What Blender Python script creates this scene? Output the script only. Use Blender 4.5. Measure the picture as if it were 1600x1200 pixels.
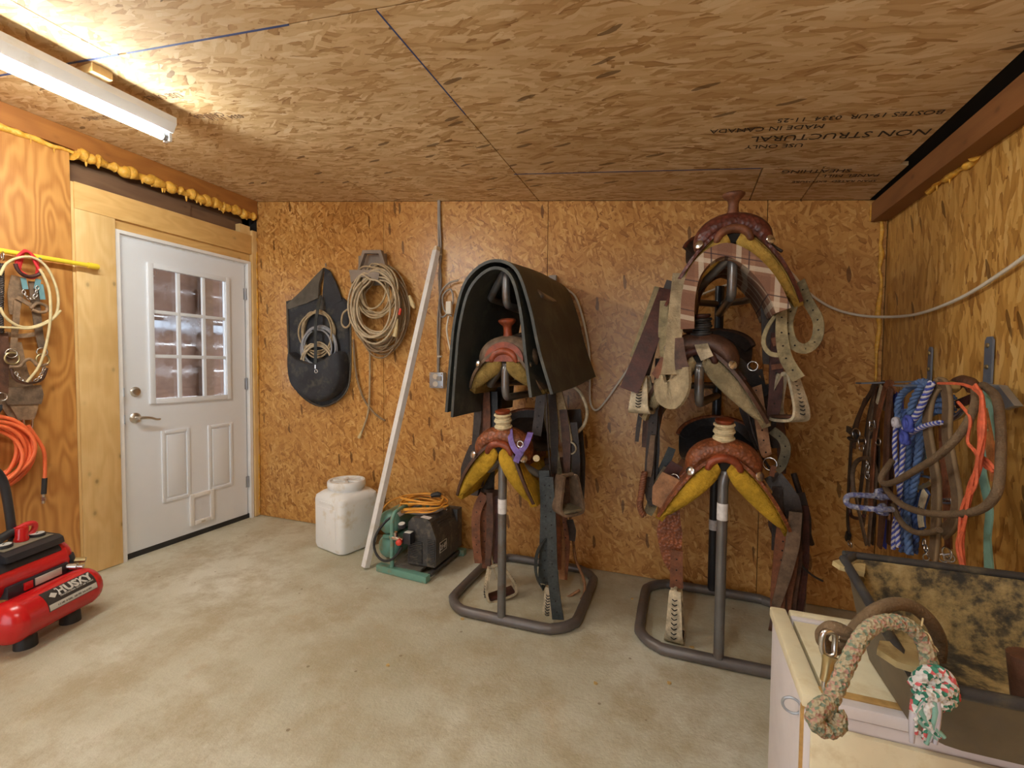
import bpy, bmesh, math, random
from mathutils import Vector, Matrix
R = math.radians
random.seed(7)
scene = bpy.context.scene
for o in list(bpy.data.objects): bpy.data.objects.remove(o)
COL = scene.collection

# ---------------------------------------------------------------- camera
H, FPX = 1.26, 711.8
YAW, PITCH, ROLL = R(20.362), R(-2.229), R(0.496)
_f = Vector((-math.sin(YAW)*math.cos(PITCH), math.cos(YAW)*math.cos(PITCH), math.sin(PITCH)))
_r0 = Vector((math.cos(YAW), math.sin(YAW), 0)); _u0 = _r0.cross(_f)
_r = _r0*math.cos(ROLL) + _u0*math.sin(ROLL); _u = -_r0*math.sin(ROLL) + _u0*math.cos(ROLL)
cd = bpy.data.cameras.new('camera'); cam = bpy.data.objects.new('camera', cd); COL.objects.link(cam)
cd.sensor_width = 36; cd.lens = FPX*36/1600; cd.clip_start = .02
cam.matrix_world = Matrix(((_r.x,_u.x,-_f.x,0),(_r.y,_u.y,-_f.y,0),(_r.z,_u.z,-_f.z,H),(0,0,0,1)))
scene.camera = cam

# ---------------------------------------------------------------- daylight and exposure
w = bpy.data.worlds.new('daylight'); scene.world = w; w.use_nodes = True
bg = w.node_tree.nodes['Background']
bg.inputs[0].default_value = (.92, .95, 1, 1); bg.inputs[1].default_value = 2.8
TUBE, TUBE2 = 145.0, 88.0                             # emission of the two fluorescent tubes
vs = scene.view_settings
vs.view_transform = 'Standard'; vs.look = 'None'; vs.exposure = 0.05; vs.gamma = 1; vs.use_curve_mapping = False

# room: X along the back wall, Y towards it, Z up; metres
XL, XR, YB, YF = -3.27, .945, 2.795, -2.3
CEIL_S = .1138
def ceil_z(x): return 2.573 - CEIL_S*(x+3.21)

# ---------------------------------------------------------------- helpers
def _ray(px, py):
    return _r*((px-800)/FPX) + _u*(-(py-600)/FPX) + _f
def PY(px, py, Y):                                   # measured point on the plane y = Y
    d = _ray(px, py); return Vector((0,0,H)) + d*(Y/d.y)
def PX(px, py, X):
    d = _ray(px, py); return Vector((0,0,H)) + d*(X/d.x)
def PZ(px, py, Z):
    d = _ray(px, py); return Vector((0,0,H)) + d*((Z-H)/d.z)
def V(*a): return Vector(a)

def smooth_path(pts, sub=4, closed=False):
    pts = [Vector(p) for p in pts]; n = len(pts)
    if sub <= 1 or n < 3: return pts
    out = []
    for i in range(n if closed else n-1):
        if closed: p0,p1,p2,p3 = pts[(i-1)%n],pts[i],pts[(i+1)%n],pts[(i+2)%n]
        else: p0,p1,p2,p3 = pts[max(i-1,0)],pts[i],pts[i+1],pts[min(i+2,n-1)]
        for k in range(sub):
            t = k/sub
            out.append(.5*((2*p1)+(p2-p0)*t+(2*p0-5*p1+4*p2-p3)*t*t+(3*p1-p0-3*p2+p3)*t**3))
    if not closed: out.append(pts[-1])
    return out
def lerp_list(l, m):
    if not isinstance(l, (list, tuple)): return [l]*m
    n = len(l); out = []
    for i in range(m):
        t = i*(n-1)/max(m-1,1); k = min(int(t), n-2); f = t-k
        out.append(l[k]*(1-f)+l[k+1]*f)
    return out

class MB:
    def __init__(s): s.v = []; s.f = []
    def add(s, vs_, fs):
        b = len(s.v); s.v += [tuple(p) for p in vs_]; s.f += [[i+b for i in f] for f in fs]; return s
    def box(s, c, d, rot=None):
        c = Vector(c); q = []
        for z in (-.5,.5):
            for x, y in ((-.5,-.5),(.5,-.5),(.5,.5),(-.5,.5)):
                p = Vector((x*d[0], y*d[1], z*d[2]))
                if rot: p = rot @ p
                q.append(p+c)
        return s.add(q, [(3,2,1,0),(4,5,6,7),(0,1,5,4),(1,2,6,5),(2,3,7,6),(3,0,4,7)])
    def span(s, a, b):                               # box between two corners
        a = Vector(a); b = Vector(b); return s.box((a+b)/2, (abs(b.x-a.x),abs(b.y-a.y),abs(b.z-a.z)))
    def bbox(s, c, d, bev, rot=None):                # bevelled box
        bm = bmesh.new(); bmesh.ops.create_cube(bm, size=1)
        for v in bm.verts: v.co = Vector((v.co.x*d[0], v.co.y*d[1], v.co.z*d[2]))
        bmesh.ops.bevel(bm, geom=list(bm.edges), offset=bev, segments=2, profile=.6, affect='EDGES')
        bm.verts.index_update()
        q = [(rot @ v.co if rot else v.co)+Vector(c) for v in bm.verts]
        fs = [[v.index for v in f.verts] for f in bm.faces]; bm.free()
        return s.add(q, fs)
    def tube(s, pts, r, n=8, sub=4, closed=False, flat=1.0):
        P = smooth_path(pts, sub, closed); m = len(P); rr = lerp_list(r, m)
        T = []
        for i in range(m):
            a = P[(i-1)%m] if closed or i else P[0]; b = P[(i+1)%m] if closed or i < m-1 else P[-1]
            t = b-a; T.append(t.normalized() if t.length > 1e-9 else Vector((0,0,1)))
        N = T[0].orthogonal().normalized(); vs_ = []; 
        for i in range(m):
            N = (N - T[i]*N.dot(T[i]))
            N = N.normalized() if N.length > 1e-6 else T[i].orthogonal().normalized()
            B = T[i].cross(N)
            for k in range(n):
                a = 2*math.pi*k/n; vs_.append(P[i]+(N*math.cos(a)+B*math.sin(a)*flat)*rr[i])
        fs = []
        for i in range(m if closed else m-1):
            j = (i+1)%m
            for k in range(n):
                fs.append((i*n+k, i*n+(k+1)%n, j*n+(k+1)%n, j*n+k))
        if not closed: fs += [list(range(n-1,-1,-1)), [ (m-1)*n+k for k in range(n)]]
        return s.add(vs_, fs)
    def strands(s, pts, Rr, r, turns_per_m, k=3, n=6, sub=5, closed=False):   # laid rope: k strands twisted
        P = smooth_path(pts, sub, closed)
        # resample densely
        L = [0]
        for i in range(1,len(P)): L.append(L[-1]+(P[i]-P[i-1]).length)
        step = 1/(turns_per_m*10); m = max(int(L[-1]/step),4); Q = []; j = 0
        for i in range(m+1):
            d = L[-1]*i/m
            while j < len(L)-2 and L[j+1] < d: j += 1
            t = (d-L[j])/max(L[j+1]-L[j],1e-9); Q.append(P[j].lerp(P[j+1], t))
        T = [(Q[min(i+1,m)]-Q[max(i-1,0)]).normalized() for i in range(m+1)]
        N = T[0].orthogonal().normalized(); fr = []
        for i in range(m+1):
            N = (N-T[i]*N.dot(T[i])).normalized(); fr.append((N, T[i].cross(N)))
        for a in range(k):
            path = []
            for i in range(m+1):
                an = 2*math.pi*(a/k + turns_per_m*L[-1]*i/m)
                path.append(Q[i]+(fr[i][0]*math.cos(an)+fr[i][1]*math.sin(an))*Rr)
            s.tube(path, r, n=n, sub=1)
        return s
    def strap(s, pts, w, t, wdir, sub=4, closed=False):
        P = smooth_path(pts, sub, closed); m = len(P); ww = lerp_list(w, m)
        if isinstance(wdir, list):
            D = []
            for i in range(m):
                q = i*(len(wdir)-1)/max(m-1,1); k = min(int(q), len(wdir)-2); D.append(Vector(wdir[k]).lerp(Vector(wdir[k+1]), q-k))
        else: D = [Vector(wdir)]*m
        vs_ = []
        for i in range(m):
            a = P[(i-1)%m] if closed or i else P[0]; b = P[(i+1)%m] if closed or i < m-1 else P[-1]
            T = (b-a).normalized(); W = D[i]-T*D[i].dot(T)
            W = W.normalized() if W.length > 1e-5 else T.orthogonal().normalized()
            Nn = T.cross(W).normalized()
            for x, y in ((-.5,-.5),(.5,-.5),(.5,.5),(-.5,.5)): vs_.append(P[i]+W*x*ww[i]+Nn*y*t)
        fs = []
        for i in range(m if closed else m-1):
            j = (i+1)%m
            for k in range(4): fs.append((i*4+k, i*4+(k+1)%4, j*4+(k+1)%4, j*4+k))
        if not closed: fs += [(3,2,1,0), tuple((m-1)*4+k for k in range(4))]
        return s.add(vs_, fs)
    def lathe(s, prof, c, axis=(0,0,1), n=20, sx=1.0, sy=1.0):
        c = Vector(c); A = Vector(axis).normalized(); N = A.orthogonal().normalized()
        if abs(A.z) > .99: N = Vector((1,0,0))
        B = A.cross(N); vs_ = []
        for r, h in prof:
            for k in range(n):
                a = 2*math.pi*k/n; vs_.append(c + A*h + N*math.cos(a)*r*sx + B*math.sin(a)*r*sy)
        fs = []
        for i in range(len(prof)-1):
            for k in range(n): fs.append((i*n+k, i*n+(k+1)%n, (i+1)*n+(k+1)%n, (i+1)*n+k))
        fs += [list(range(n-1,-1,-1)), [(len(prof)-1)*n+k for k in range(n)]]
        return s.add(vs_, fs)
    def rings(s, secs, cap=True):                    # loft of closed rings with equal counts
        n = len(secs[0]); vs_ = [p for r in secs for p in r]; fs = []
        for i in range(len(secs)-1):
            for k in range(n): fs.append((i*n+k, i*n+(k+1)%n, (i+1)*n+(k+1)%n, (i+1)*n+k))
        if cap: fs += [list(range(n-1,-1,-1)), [(len(secs)-1)*n+k for k in range(n)]]
        return s.add(vs_, fs)
    def sheet(s, grid, th, nrm=None):                # thick sheet from a grid of points; thickness along the surface normal
        nu, nv = len(grid), len(grid[0]); G = [[Vector(p) for p in row] for row in grid]; top, bot = [], []
        for i in range(nu):
            for j in range(nv):
                du = G[min(i+1,nu-1)][j]-G[max(i-1,0)][j]; dv = G[i][min(j+1,nv-1)]-G[i][max(j-1,0)]
                N = du.cross(dv); N = N.normalized() if N.length > 1e-9 else Vector((0,0,1))
                top.append(G[i][j]+N*th/2); bot.append(G[i][j]-N*th/2)
        b = nu*nv; fs = []
        for i in range(nu-1):
            for j in range(nv-1):
                a = i*nv+j; fs.append((a, a+nv, a+nv+1, a+1)); fs.append((b+a, b+a+1, b+a+nv+1, b+a+nv))
        for i in range(nu-1):
            for j in (0, nv-1):
                a = i*nv+j; q = (a, b+a, b+a+nv, a+nv); fs.append(q if j == 0 else q[::-1])
        for j in range(nv-1):
            for i in (0, nu-1):
                a = i*nv+j; q = (a, a+1, b+a+1, b+a); fs.append(q if i == 0 else q[::-1])
        return s.add(top+bot, fs)
    def prism(s, outline, ext):                      # 3D outline extruded by a vector
        n = len(outline); e = Vector(ext); o = [Vector(p) for p in outline]
        fs = [list(range(n-1,-1,-1)), [n+k for k in range(n)]]
        for k in range(n): fs.append((k, (k+1)%n, n+(k+1)%n, n+k))
        return s.add(o+[p+e for p in o], fs)
    def build(s, name, mat, parent=None, ang=40, loc=None):
        me = bpy.data.meshes.new(name); me.from_pydata(s.v, [], s.f); me.update()
        bm = bmesh.new(); bm.from_mesh(me); bmesh.ops.recalc_face_normals(bm, faces=bm.faces); bm.to_mesh(me); bm.free()
        for p in me.polygons: p.use_smooth = True
        me.set_sharp_from_angle(angle=R(ang))
        return link(name, me, mat, parent)
def link(name, me, mat, parent=None):
    o = bpy.data.objects.new(name, me); COL.objects.link(o)
    if mat is not None:
        me.materials.clear(); me.materials.append(MATS[mat] if isinstance(mat, str) else mat)
    if parent is not None:
        o.parent = parent; L = wloc(parent); o.location = -L
    return o
WL = {}
def wloc(o):
    if o.name in WL: return Vector(WL[o.name])
    return Vector((0,0,0))
def thing(name, loc, label, cat, group=None):
    o = bpy.data.objects.new(name, None); COL.objects.link(o); o.location = loc; o.empty_display_size = .05
    WL[o.name] = tuple(loc); return tag(o, label, cat, group)
def tag(o, label, cat, group=None):
    o['label'] = label; o['category'] = cat
    if group: o['group'] = group
    return o
def struct(o): o['kind'] = 'structure'; return o
def text_mesh(name, body, size, origin, xdir, ydir, mat, parent=None, depth=.0004, align='LEFT', bold=0):
    cu = bpy.data.curves.new(name, 'FONT'); cu.body = body; cu.size = size; cu.extrude = depth; cu.align_x = align; cu.resolution_u = 2; cu.offset = bold
    ob = bpy.data.objects.new(name, cu); COL.objects.link(ob)
    me = bpy.data.meshes.new_from_object(ob.evaluated_get(bpy.context.evaluated_depsgraph_get()))
    bpy.data.objects.remove(ob); bpy.data.curves.remove(cu)
    X = Vector(xdir).normalized(); Y = Vector(ydir); Y = (Y-X*Y.dot(X)).normalized(); Z = X.cross(Y)
    for v in me.vertices: v.co = Vector(origin)+X*v.co.x+Y*v.co.y+Z*v.co.z
    me.update(); me.name = name
    return link(name, me, mat, parent)
# ---------------------------------------------------------------- materials
MATS = {}
class NT:
    def __init__(s, name):
        m = bpy.data.materials.new(name); m.use_nodes = True; s.m = m; s.t = m.node_tree; s.n = s.t.nodes
        s.b = s.n['Principled BSDF']; MATS[name] = m
    def new(s, kind, **kw):
        nd = s.n.new(kind)
        for k, v in kw.items(): setattr(nd, k, v)
        return nd
    def L(s, a, b): s.t.links.new(a, b)
    def math(s, op, a, b=None):
        nd = s.new('ShaderNodeMath', operation=op)
        for i, x in enumerate((a, b)):
            if x is None: continue
            if isinstance(x, (int, float)): nd.inputs[i].default_value = x
            else: s.L(x, nd.inputs[i])
        return nd.outputs[0]
    def coords(s, scale=(1,1,1), rot=(0,0,0), out='Object', loc=(0,0,0), src=None):
        mp = s.new('ShaderNodeMapping'); mp.inputs['Scale'].default_value = scale; mp.inputs['Rotation'].default_value = rot; mp.inputs['Location'].default_value = loc
        if src is None: src = s.new('ShaderNodeTexCoord').outputs[out]
        s.L(src, mp.inputs[0]); return mp.outputs[0]
    def noise(s, vec, scale=5, detail=3, rough=.5, dist=0, out=0):
        nd = s.new('ShaderNodeTexNoise'); nd.inputs['Scale'].default_value = scale; nd.inputs['Detail'].default_value = detail
        nd.inputs['Roughness'].default_value = rough; nd.inputs['Distortion'].default_value = dist
        if vec is not None: s.L(vec, nd.inputs['Vector'])
        return nd.outputs[out]
    def ramp(s, fac, stops, interp='LINEAR'):
        nd = s.new('ShaderNodeValToRGB'); e = nd.color_ramp.elements; nd.color_ramp.interpolation = interp
        while len(e) > 1: e.remove(e[0])
        e[0].position = stops[0][0]; c = stops[0][1]; e[0].color = (*c, 1) if len(c) == 3 else c
        for p, c in stops[1:]:
            k = e.new(p); k.color = (*c, 1)
        s.L(fac, nd.inputs[0]); return nd.outputs[0]
    def mix(s, fac, a, b, blend='MIX'):
        nd = s.new('ShaderNodeMix', data_type='RGBA', blend_type=blend)
        for i, x in ((0, fac), (6, a), (7, b)):
            if isinstance(x, (int, float)): nd.inputs[i].default_value = x
            elif isinstance(x, tuple): nd.inputs[i].default_value = (*x, 1)
            else: s.L(x, nd.inputs[i])
        return nd.outputs[2]
    def bump(s, h, strength=.3, dist=.01):
        nd = s.new('ShaderNodeBump'); nd.inputs['Strength'].default_value = strength; nd.inputs['Distance'].default_value = dist
        s.L(h, nd.inputs['Height']); s.L(nd.outputs[0], s.b.inputs['Normal'])
    def color(s, c):
        if isinstance(c, tuple): s.b.inputs['Base Color'].default_value = (*c, 1)
        else: s.L(c, s.b.inputs['Base Color'])
    def surf(s, rough=.6, metal=0, spec=None):
        s.b.inputs['Roughness'].default_value = rough; s.b.inputs['Metallic'].default_value = metal
        if spec is not None: s.b.inputs['Specular IOR Level'].default_value = spec
G3 = lambda v: (v, v, v)
def plain(name, c, rough=.5, metal=0, var=.12, scale=12, bump=0, bscale=60, c2=None, spec=None):
    """one colour with soft mottling; c2 gives worn or dirty patches"""
    t = NT(name); t.surf(rough, metal, spec); co = t.coords()
    n1 = t.noise(co, scale, 4, .6)
    d = tuple(x*(1-var) for x in c); l = tuple(min(x*(1+var), 1) for x in c)
    col = t.ramp(n1, [(.3, d), (.7, l)])
    if c2: col = t.mix(t.ramp(t.noise(co, scale*1.7, 5, .65), [(.52, G3(0)), (.68, G3(1))]), col, c2)
    t.color(col)
    if bump: t.bump(t.noise(co, bscale, 3), bump, .004)
    return t.m
def osb(name, plane, stops, ang0, spread, sc=(7, 34), rough=.5, spec=.5, stain=None):
    t = NT(name); t.surf(rough, 0, spec)
    tc = t.new('ShaderNodeTexCoord').outputs['Object']; sx = t.new('ShaderNodeSeparateXYZ'); t.L(tc, sx.inputs[0])
    cb = t.new('ShaderNodeCombineXYZ'); a, b = {'xz':(0,2),'yz':(1,2),'xy':(0,1)}[plane]
    rnd = t.math('MULTIPLY', t.new('ShaderNodeObjectInfo').outputs['Random'], 37.0)
    t.L(t.math('ADD', sx.outputs[a], rnd), cb.inputs[0]); t.L(sx.outputs[b], cb.inputs[1])
    base = cb.outputs[0]
    wob = t.noise(base, 22, 2, .6, out=1)
    vm = t.new('ShaderNodeVectorMath', operation='MULTIPLY_ADD'); t.L(wob, vm.inputs[0]); vm.inputs[1].default_value = (.012,.012,0); t.L(base, vm.inputs[2])
    vec = vm.outputs[0]; tone = None; rng = random.Random(name)
    angs = [ang0-spread*.9, ang0+spread*.55, ang0+spread, ang0-spread*.35, ang0+spread*.12]
    for i, an in enumerate(angs):
        k = (1, .85, 1.25, 1.1, 1.5)[i]
        c = t.coords(scale=(1,1,1), rot=(0,0,R(an)), loc=(rng.random()*9, rng.random()*9, 0), src=vec)
        c = t.coords(scale=(sc[0]*k, sc[1]*k, 1), src=c)
        vo = t.new('ShaderNodeTexVoronoi', voronoi_dimensions='2D', feature='F1', distance='MANHATTAN'); vo.inputs['Scale'].default_value = 1
        t.L(c, vo.inputs['Vector']); se = t.new('ShaderNodeSeparateColor'); t.L(vo.outputs['Color'], se.inputs[0])
        gr = t.noise(t.coords(scale=(2, 9, 1), src=c), 1, 2, .6)      # grain inside a flake
        v = t.math('ADD', t.math('MULTIPLY', se.outputs[0], .78), t.math('MULTIPLY', gr, .26))
        # flakes thin out towards their rim
        v = t.math('SUBTRACT', v, t.math('MULTIPLY', t.math('POWER', vo.outputs['Distance'], 3), .16))
        if tone is None: tone = v
        else:
            m = t.new('ShaderNodeMix', data_type='FLOAT'); t.L(t.math('GREATER_THAN', se.outputs[1], (.0,.5,.55,.6,.72)[i]), m.inputs[0])
            t.L(tone, m.inputs[2]); t.L(v, m.inputs[3]); tone = m.outputs[0]
    col = t.ramp(tone, stops)
    big = t.noise(base, 1.3, 3, .6)
    col = t.mix(t.ramp(big, [(.35, G3(0)), (.7, G3(.5))]), col, stain or stops[1][1])
    # sparse dark slivers
    sl = t.new('ShaderNodeTexVoronoi', voronoi_dimensions='2D'); sl.inputs['Scale'].default_value = 1
    t.L(t.coords(scale=(9, 42, 1), src=t.coords(rot=(0,0,R(ang0+20)), src=vec)), sl.inputs['Vector'])
    s2 = t.new('ShaderNodeSeparateColor'); t.L(sl.outputs['Color'], s2.inputs[0])
    msk = t.math('MULTIPLY', t.math('GREATER_THAN', s2.outputs[2], .982), t.math('LESS_THAN', sl.outputs['Distance'], .42))
    col = t.mix(t.math('MULTIPLY', msk, .75), col, tuple(x*.45 for x in stops[0][1]))
    t.color(col); t.bump(tone, .22, .004)
    return t.m
# ceiling: raw pale board, strands along X
osb('osb_ceiling', 'xy', [(.0,(.27,.135,.05)),(.16,(.48,.285,.12)),(.42,(.66,.455,.235)),(.75,(.76,.565,.325)),(1,(.86,.70,.46))], 0, 32, (8, 46), .75, .25)
# back wall: varnished amber board, strands every way
osb('osb_back', 'xz', [(.0,(.20,.07,.016)),(.18,(.40,.175,.042)),(.45,(.55,.275,.075)),(.75,(.64,.355,.11)),(1,(.76,.49,.20))], 65, 85, (15, 56), .33, .5, stain=(.46,.21,.05))
osb('osb_right', 'yz', [(.0,(.22,.08,.016)),(.18,(.42,.20,.04)),(.45,(.57,.30,.07)),(.75,(.68,.395,.11)),(1,(.80,.53,.20))], 90, 24, (9, 42), .42, .5)
def wood(name, plane, c1, c2, knots=.35, gscale=1.0, rough=.5, rings=6, along='v', amp=.2):
    """sawn board; grain along the v (second) axis or u"""
    t = NT(name); t.surf(rough)
    tc = t.new('ShaderNodeTexCoord').outputs['Object']; sx = t.new('ShaderNodeSeparateXYZ'); t.L(tc, sx.inputs[0])
    cb = t.new('ShaderNodeCombineXYZ'); a, b = {'xz':(0,2),'yz':(1,2),'xy':(0,1)}[plane]
    if along == 'u': a, b = b, a
    rnd = t.math('MULTIPLY', t.new('ShaderNodeObjectInfo').outputs['Random'], 23.0)
    t.L(t.math('ADD', sx.outputs[a], rnd), cb.inputs[0]); t.L(sx.outputs[b], cb.inputs[1]); t.L(rnd, cb.inputs[2])
    v = cb.outputs[0]
    warp = t.noise(t.coords(scale=(3.2*gscale, .8*gscale, 1), src=v), 1, 3, .55)
    ring = t.math('SINE', t.math('MULTIPLY', warp, rings*6.283*2))
    fine = t.noise(t.coords(scale=(150, 5, 1), src=v), 1, 3, .6)
    f = t.math('ADD', t.math('MULTIPLY', ring, amp), t.math('ADD', t.math('MULTIPLY', fine, .5), .28))
    col = t.mix(f, c1, c2)
    if knots:
        vo = t.new('ShaderNodeTexVoronoi', voronoi_dimensions='2D'); vo.inputs['Scale'].default_value = 1; vo.inputs['Randomness'].default_value = 1
        t.L(t.coords(scale=(8, 5.2, 1), src=v), vo.inputs['Vector'])
        kn = t.ramp(vo.outputs['Distance'], [(.035, G3(1)), (.085, G3(.25)), (.16, G3(0))])
        ks = t.new('ShaderNodeSeparateColor'); t.L(vo.outputs['Color'], ks.inputs[0]); kn = t.math('MULTIPLY', kn, t.ramp(ks.outputs[0], [(.45, G3(0)), (.95, G3(1))]))
        col = t.mix(t.math('MULTIPLY', kn, knots*2), col, tuple(x*.42 for x in c1))
    dirt = t.ramp(t.noise(v, 2.5, 4, .6), [(.5, G3(0)), (.8, G3(.4))])
    col = t.mix(dirt, col, tuple(x*.75 for x in c1))
    t.color(col); t.bump(fine, .1, .002); return t.m
wood('plywood', 'yz', (.40,.155,.032), (.64,.315,.085), .2, .8, .42, 12, 'v', .34)
wood('pine', 'yz', (.68,.42,.15), (.82,.57,.26), .4, 1.2, .55, 5)
wood('pine_header', 'yz', (.64,.36,.11), (.78,.50,.19), .3, 1.2, .55, 7, 'u')
wood('beam_stain', 'yz', (.26,.09,.018), (.42,.165,.035), .3, 1, .5, 5, 'u')
wood('beam_dark', 'yz', (.17,.065,.02), (.29,.12,.038), .3, 1, .55, 5, 'u')
wood('old_board', 'yz', (.13,.065,.035), (.22,.12,.06), .3, 1, .7, 5, 'u')
wood('barn_board', 'yz', (.17,.085,.055), (.28,.16,.105), .3, 1, .7, 5, 'u')
def concrete():
    t = NT('concrete'); t.surf(.62, 0, .4); co = t.coords()
    big = t.noise(co, .9, 5, .6); mid = t.noise(co, 4, 7, .72); fine = t.noise(co, 70, 3, .7)
    col = t.ramp(big, [(.3,(.42,.39,.27)),(.52,(.59,.57,.45)),(.68,(.72,.71,.61))])
    col = t.mix(t.ramp(mid, [(.44, G3(0)), (.62, G3(.8))]), col, (.43,.365,.235))
    col = t.mix(t.ramp(t.noise(co, 17, 5, .7), [(.55, G3(0)), (.8, G3(.5))]), col, (.72,.68,.59))
    vo = t.new('ShaderNodeTexVoronoi'); vo.inputs['Scale'].default_value = 7.5; t.L(co, vo.inputs['Vector'])
    spot = t.math('MULTIPLY', t.math('LESS_THAN', vo.outputs['Distance'], .05), .6)
    col = t.mix(spot, col, (.16,.10,.05))
    # rust-brown stains
    st = t.ramp(t.noise(t.coords(loc=(3.1,1.7,0)), 2.1, 5, .7), [(.60, G3(0)), (.72, G3(.55))])
    col = t.mix(st, col, (.50,.38,.22))
    t.color(col); t.bump(t.math('ADD', t.math('MULTIPLY', mid, .7), fine), .5, .006)
concrete()
plain('white_paint', (.82,.84,.88), .45, var=.03, scale=3, c2=(.70,.68,.64))
plain('door_white', (.80,.83,.88), .42, var=.03, scale=2.2)
plain('bare_white', (.82,.80,.78), .5, var=.04)
plain('foam', (.74,.38,.045), .6, var=.25, scale=40, bump=.5, bscale=70, c2=(.82,.52,.14))
plain('satin_nickel', (.66,.63,.58), .32, 1, var=.05)
plain('chrome', (.62,.61,.60), .25, 1, var=.08)
plain('black_rubber', (.02,.02,.021), .55, var=.3)
plain('dark_gap', (.012,.009,.007), .9)
plain('print_ink', (.035,.022,.015), .8)
plain('print_ink_faded', (.17,.085,.045), .8)
plain('blue_edge', (.035,.06,.19), .7)
plain('galvanised', (.42,.45,.50), .42, .7, var=.1)
def glass():
    t = NT('pane_glass'); t.surf(.04); t.b.inputs['Base Color'].default_value = (.9,.93,.96,1); t.b.inputs['Transmission Weight'].default_value = 1; t.b.inputs['IOR'].default_value = 1.45
    sm = t.ramp(t.noise(t.coords(), 7, 5, .7), [(.45, G3(.04)), (.75, G3(.35))]); t.L(sm, t.b.inputs['Roughness'])
glass()
def emit(name, c, s):
    t = NT(name); t.b.inputs['Emission Color'].default_value = (*c, 1); t.b.inputs['Emission Strength'].default_value = s; t.b.inputs['Base Color'].default_value = (.9,.9,.9,1)
emit('tube_light', (.95, 1, .96), TUBE); emit('tube_light_old', (.95, 1, .96), TUBE2)
plain('flap_plastic', (.74,.75,.80), .3, var=.05)
# ---------------------------------------------------------------- room shell
# floor
fl = struct(MB().span((XL-.25, YF-.1, -.12), (XR+.15, YB+.12, 0)).build('floor', 'concrete'))
# ceiling: dark backing with sloped strand-board sheets below it
cb = MB(); 
def slope_slab(mb, x0, x1, y0, y1, t, dz=0):
    q = [(x0,y0,ceil_z(x0)+dz),(x1,y0,ceil_z(x1)+dz),(x1,y1,ceil_z(x1)+dz),(x0,y1,ceil_z(x0)+dz)]
    return mb.prism(q, (0,0,t))
ceiling = struct(slope_slab(cb, XL-.25, XR+.2, YF-.1, YB+.12, .06, .022).build('ceiling', 'dark_gap'))
g = .0028
rows = [(2.372, YB, [XL, -2.035, -.866, .327, .567, .868]), (1.152, 2.372, [XL, -.866, .838]), (-.068, 1.152, [XL, -2.086, .352, .838]),
        (-1.288, -.068, [XL, -.866, .838]), (YF, -1.288, [XL, -2.086, .352, .838])]
for y0, y1, xs in rows:
    for a, b in zip(xs[:-1], xs[1:]):
        slope_slab(MB(), a+g, b-g, y0+g, y1-g, .016).build('osb_sheet', 'osb_ceiling', ceiling)
def edge_paint(x0, x1, y, wdt, nm='edge_paint'):
    q = [(x0,y-wdt/2,ceil_z(x0)-.0006),(x1,y-wdt/2,ceil_z(x1)-.0006),(x1,y+wdt/2,ceil_z(x1)-.0006),(x0,y+wdt/2,ceil_z(x0)-.0006)]
    return MB().prism(q, (0,0,.008)).build(nm, 'blue_edge', ceiling)
edge_paint(-.88, .32, 2.373, .009)
edge_paint(-3.2, -2.05, 1.153, .010); edge_paint(-2.0, -1.2, 1.153, .008)
MB().prism([(-.869,1.16,ceil_z(-.869)-.0006),(-.863,1.16,ceil_z(-.863)-.0006),(-.863,1.75,ceil_z(-.863)-.0006),(-.869,1.75,ceil_z(-.869)-.0006)], (0,0,.008)).build('edge_paint', 'blue_edge', ceiling)
# ink stamps on the sheets, upside down for someone facing the back wall
SX = Vector((1,0,-CEIL_S)).normalized()
def stamp(body, x, y, size, mat='print_ink'):
    text_mesh('ink_stamp', body, size, (x, y, ceil_z(x)-.0012), -SX, (0,1,0), mat, ceiling, .0003)
stamp('USE ONLY', .44, 2.135, .046)
stamp('NON STRUCTURAL', .82, 2.06, .066)
stamp('MADE IN CANADA', .475, 1.985, .046)
stamp('BOSTES 19-UR  0334  11-25', .80, 1.93, .042)
stamp('PANEL MILL', .80, 2.46, .042); stamp('SHEATHING', .68, 2.40, .05); stamp('SPAN RATED  EXPOSURE', .81, 2.53, .03)
stamp('USE ONLY', -2.10, 1.40, .05, 'print_ink_faded'); stamp('CANADA', -2.06, 1.57, .048, 'print_ink_faded')
stamp('0334  11-24', -1.97, 1.60, .045, 'print_ink_faded')
stamp('RATED SHEATHING', -2.55, 1.50, .05, 'print_ink_faded'); stamp('EXPOSURE 1', -2.5, 1.60, .042, 'print_ink_faded')

# back wall
wb = struct(MB().span((XL-.1, YB+.012, 0), (XR+.1, YB+.12, 2.75)).build('wall_back', 'dark_gap'))
bx = [XL+.002, -2.038, -.8055, .4155, XR]
for a, b in zip(bx[:-1], bx[1:]):
    q = [(a+.0018,YB,.004),(b-.0018,YB,.004),(b-.0018,YB,ceil_z(b)-.002),(a+.0018,YB,ceil_z(a)-.002)]
    MB().prism(q, (0,.012,0)).build('osb_sheet', 'osb_back', wb)
# right wall with its top beam
wr = struct(MB().span((XR+.012, YF, 0), (XR+.12, YB+.12, 2.6)).build('wall_right', 'dark_gap'))
for a, b in ((1.55, YB-.001), (.33, 1.55), (-.89, .33), (YF, -.89)):
    MB().prism([(XR,a+.0015,.004),(XR,b-.0015,.004),(XR,b-.0015,2.12),(XR,a+.0015,2.12)], (.012,0,0)).build('osb_sheet', 'osb_right', wr)
struct(MB().span((.872, YF, 1.995), (XR-.001, YB-.012, 2.088)).build('trim_1', 'beam_dark'))
struct(MB().prism([(.869,YB-.012,2.0),(.869,YB-.003,2.0),(.93,YB-.003,2.02),(.93,YB-.012,2.02),], (0,0,.08)).build('trim_2', 'foam'))
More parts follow.
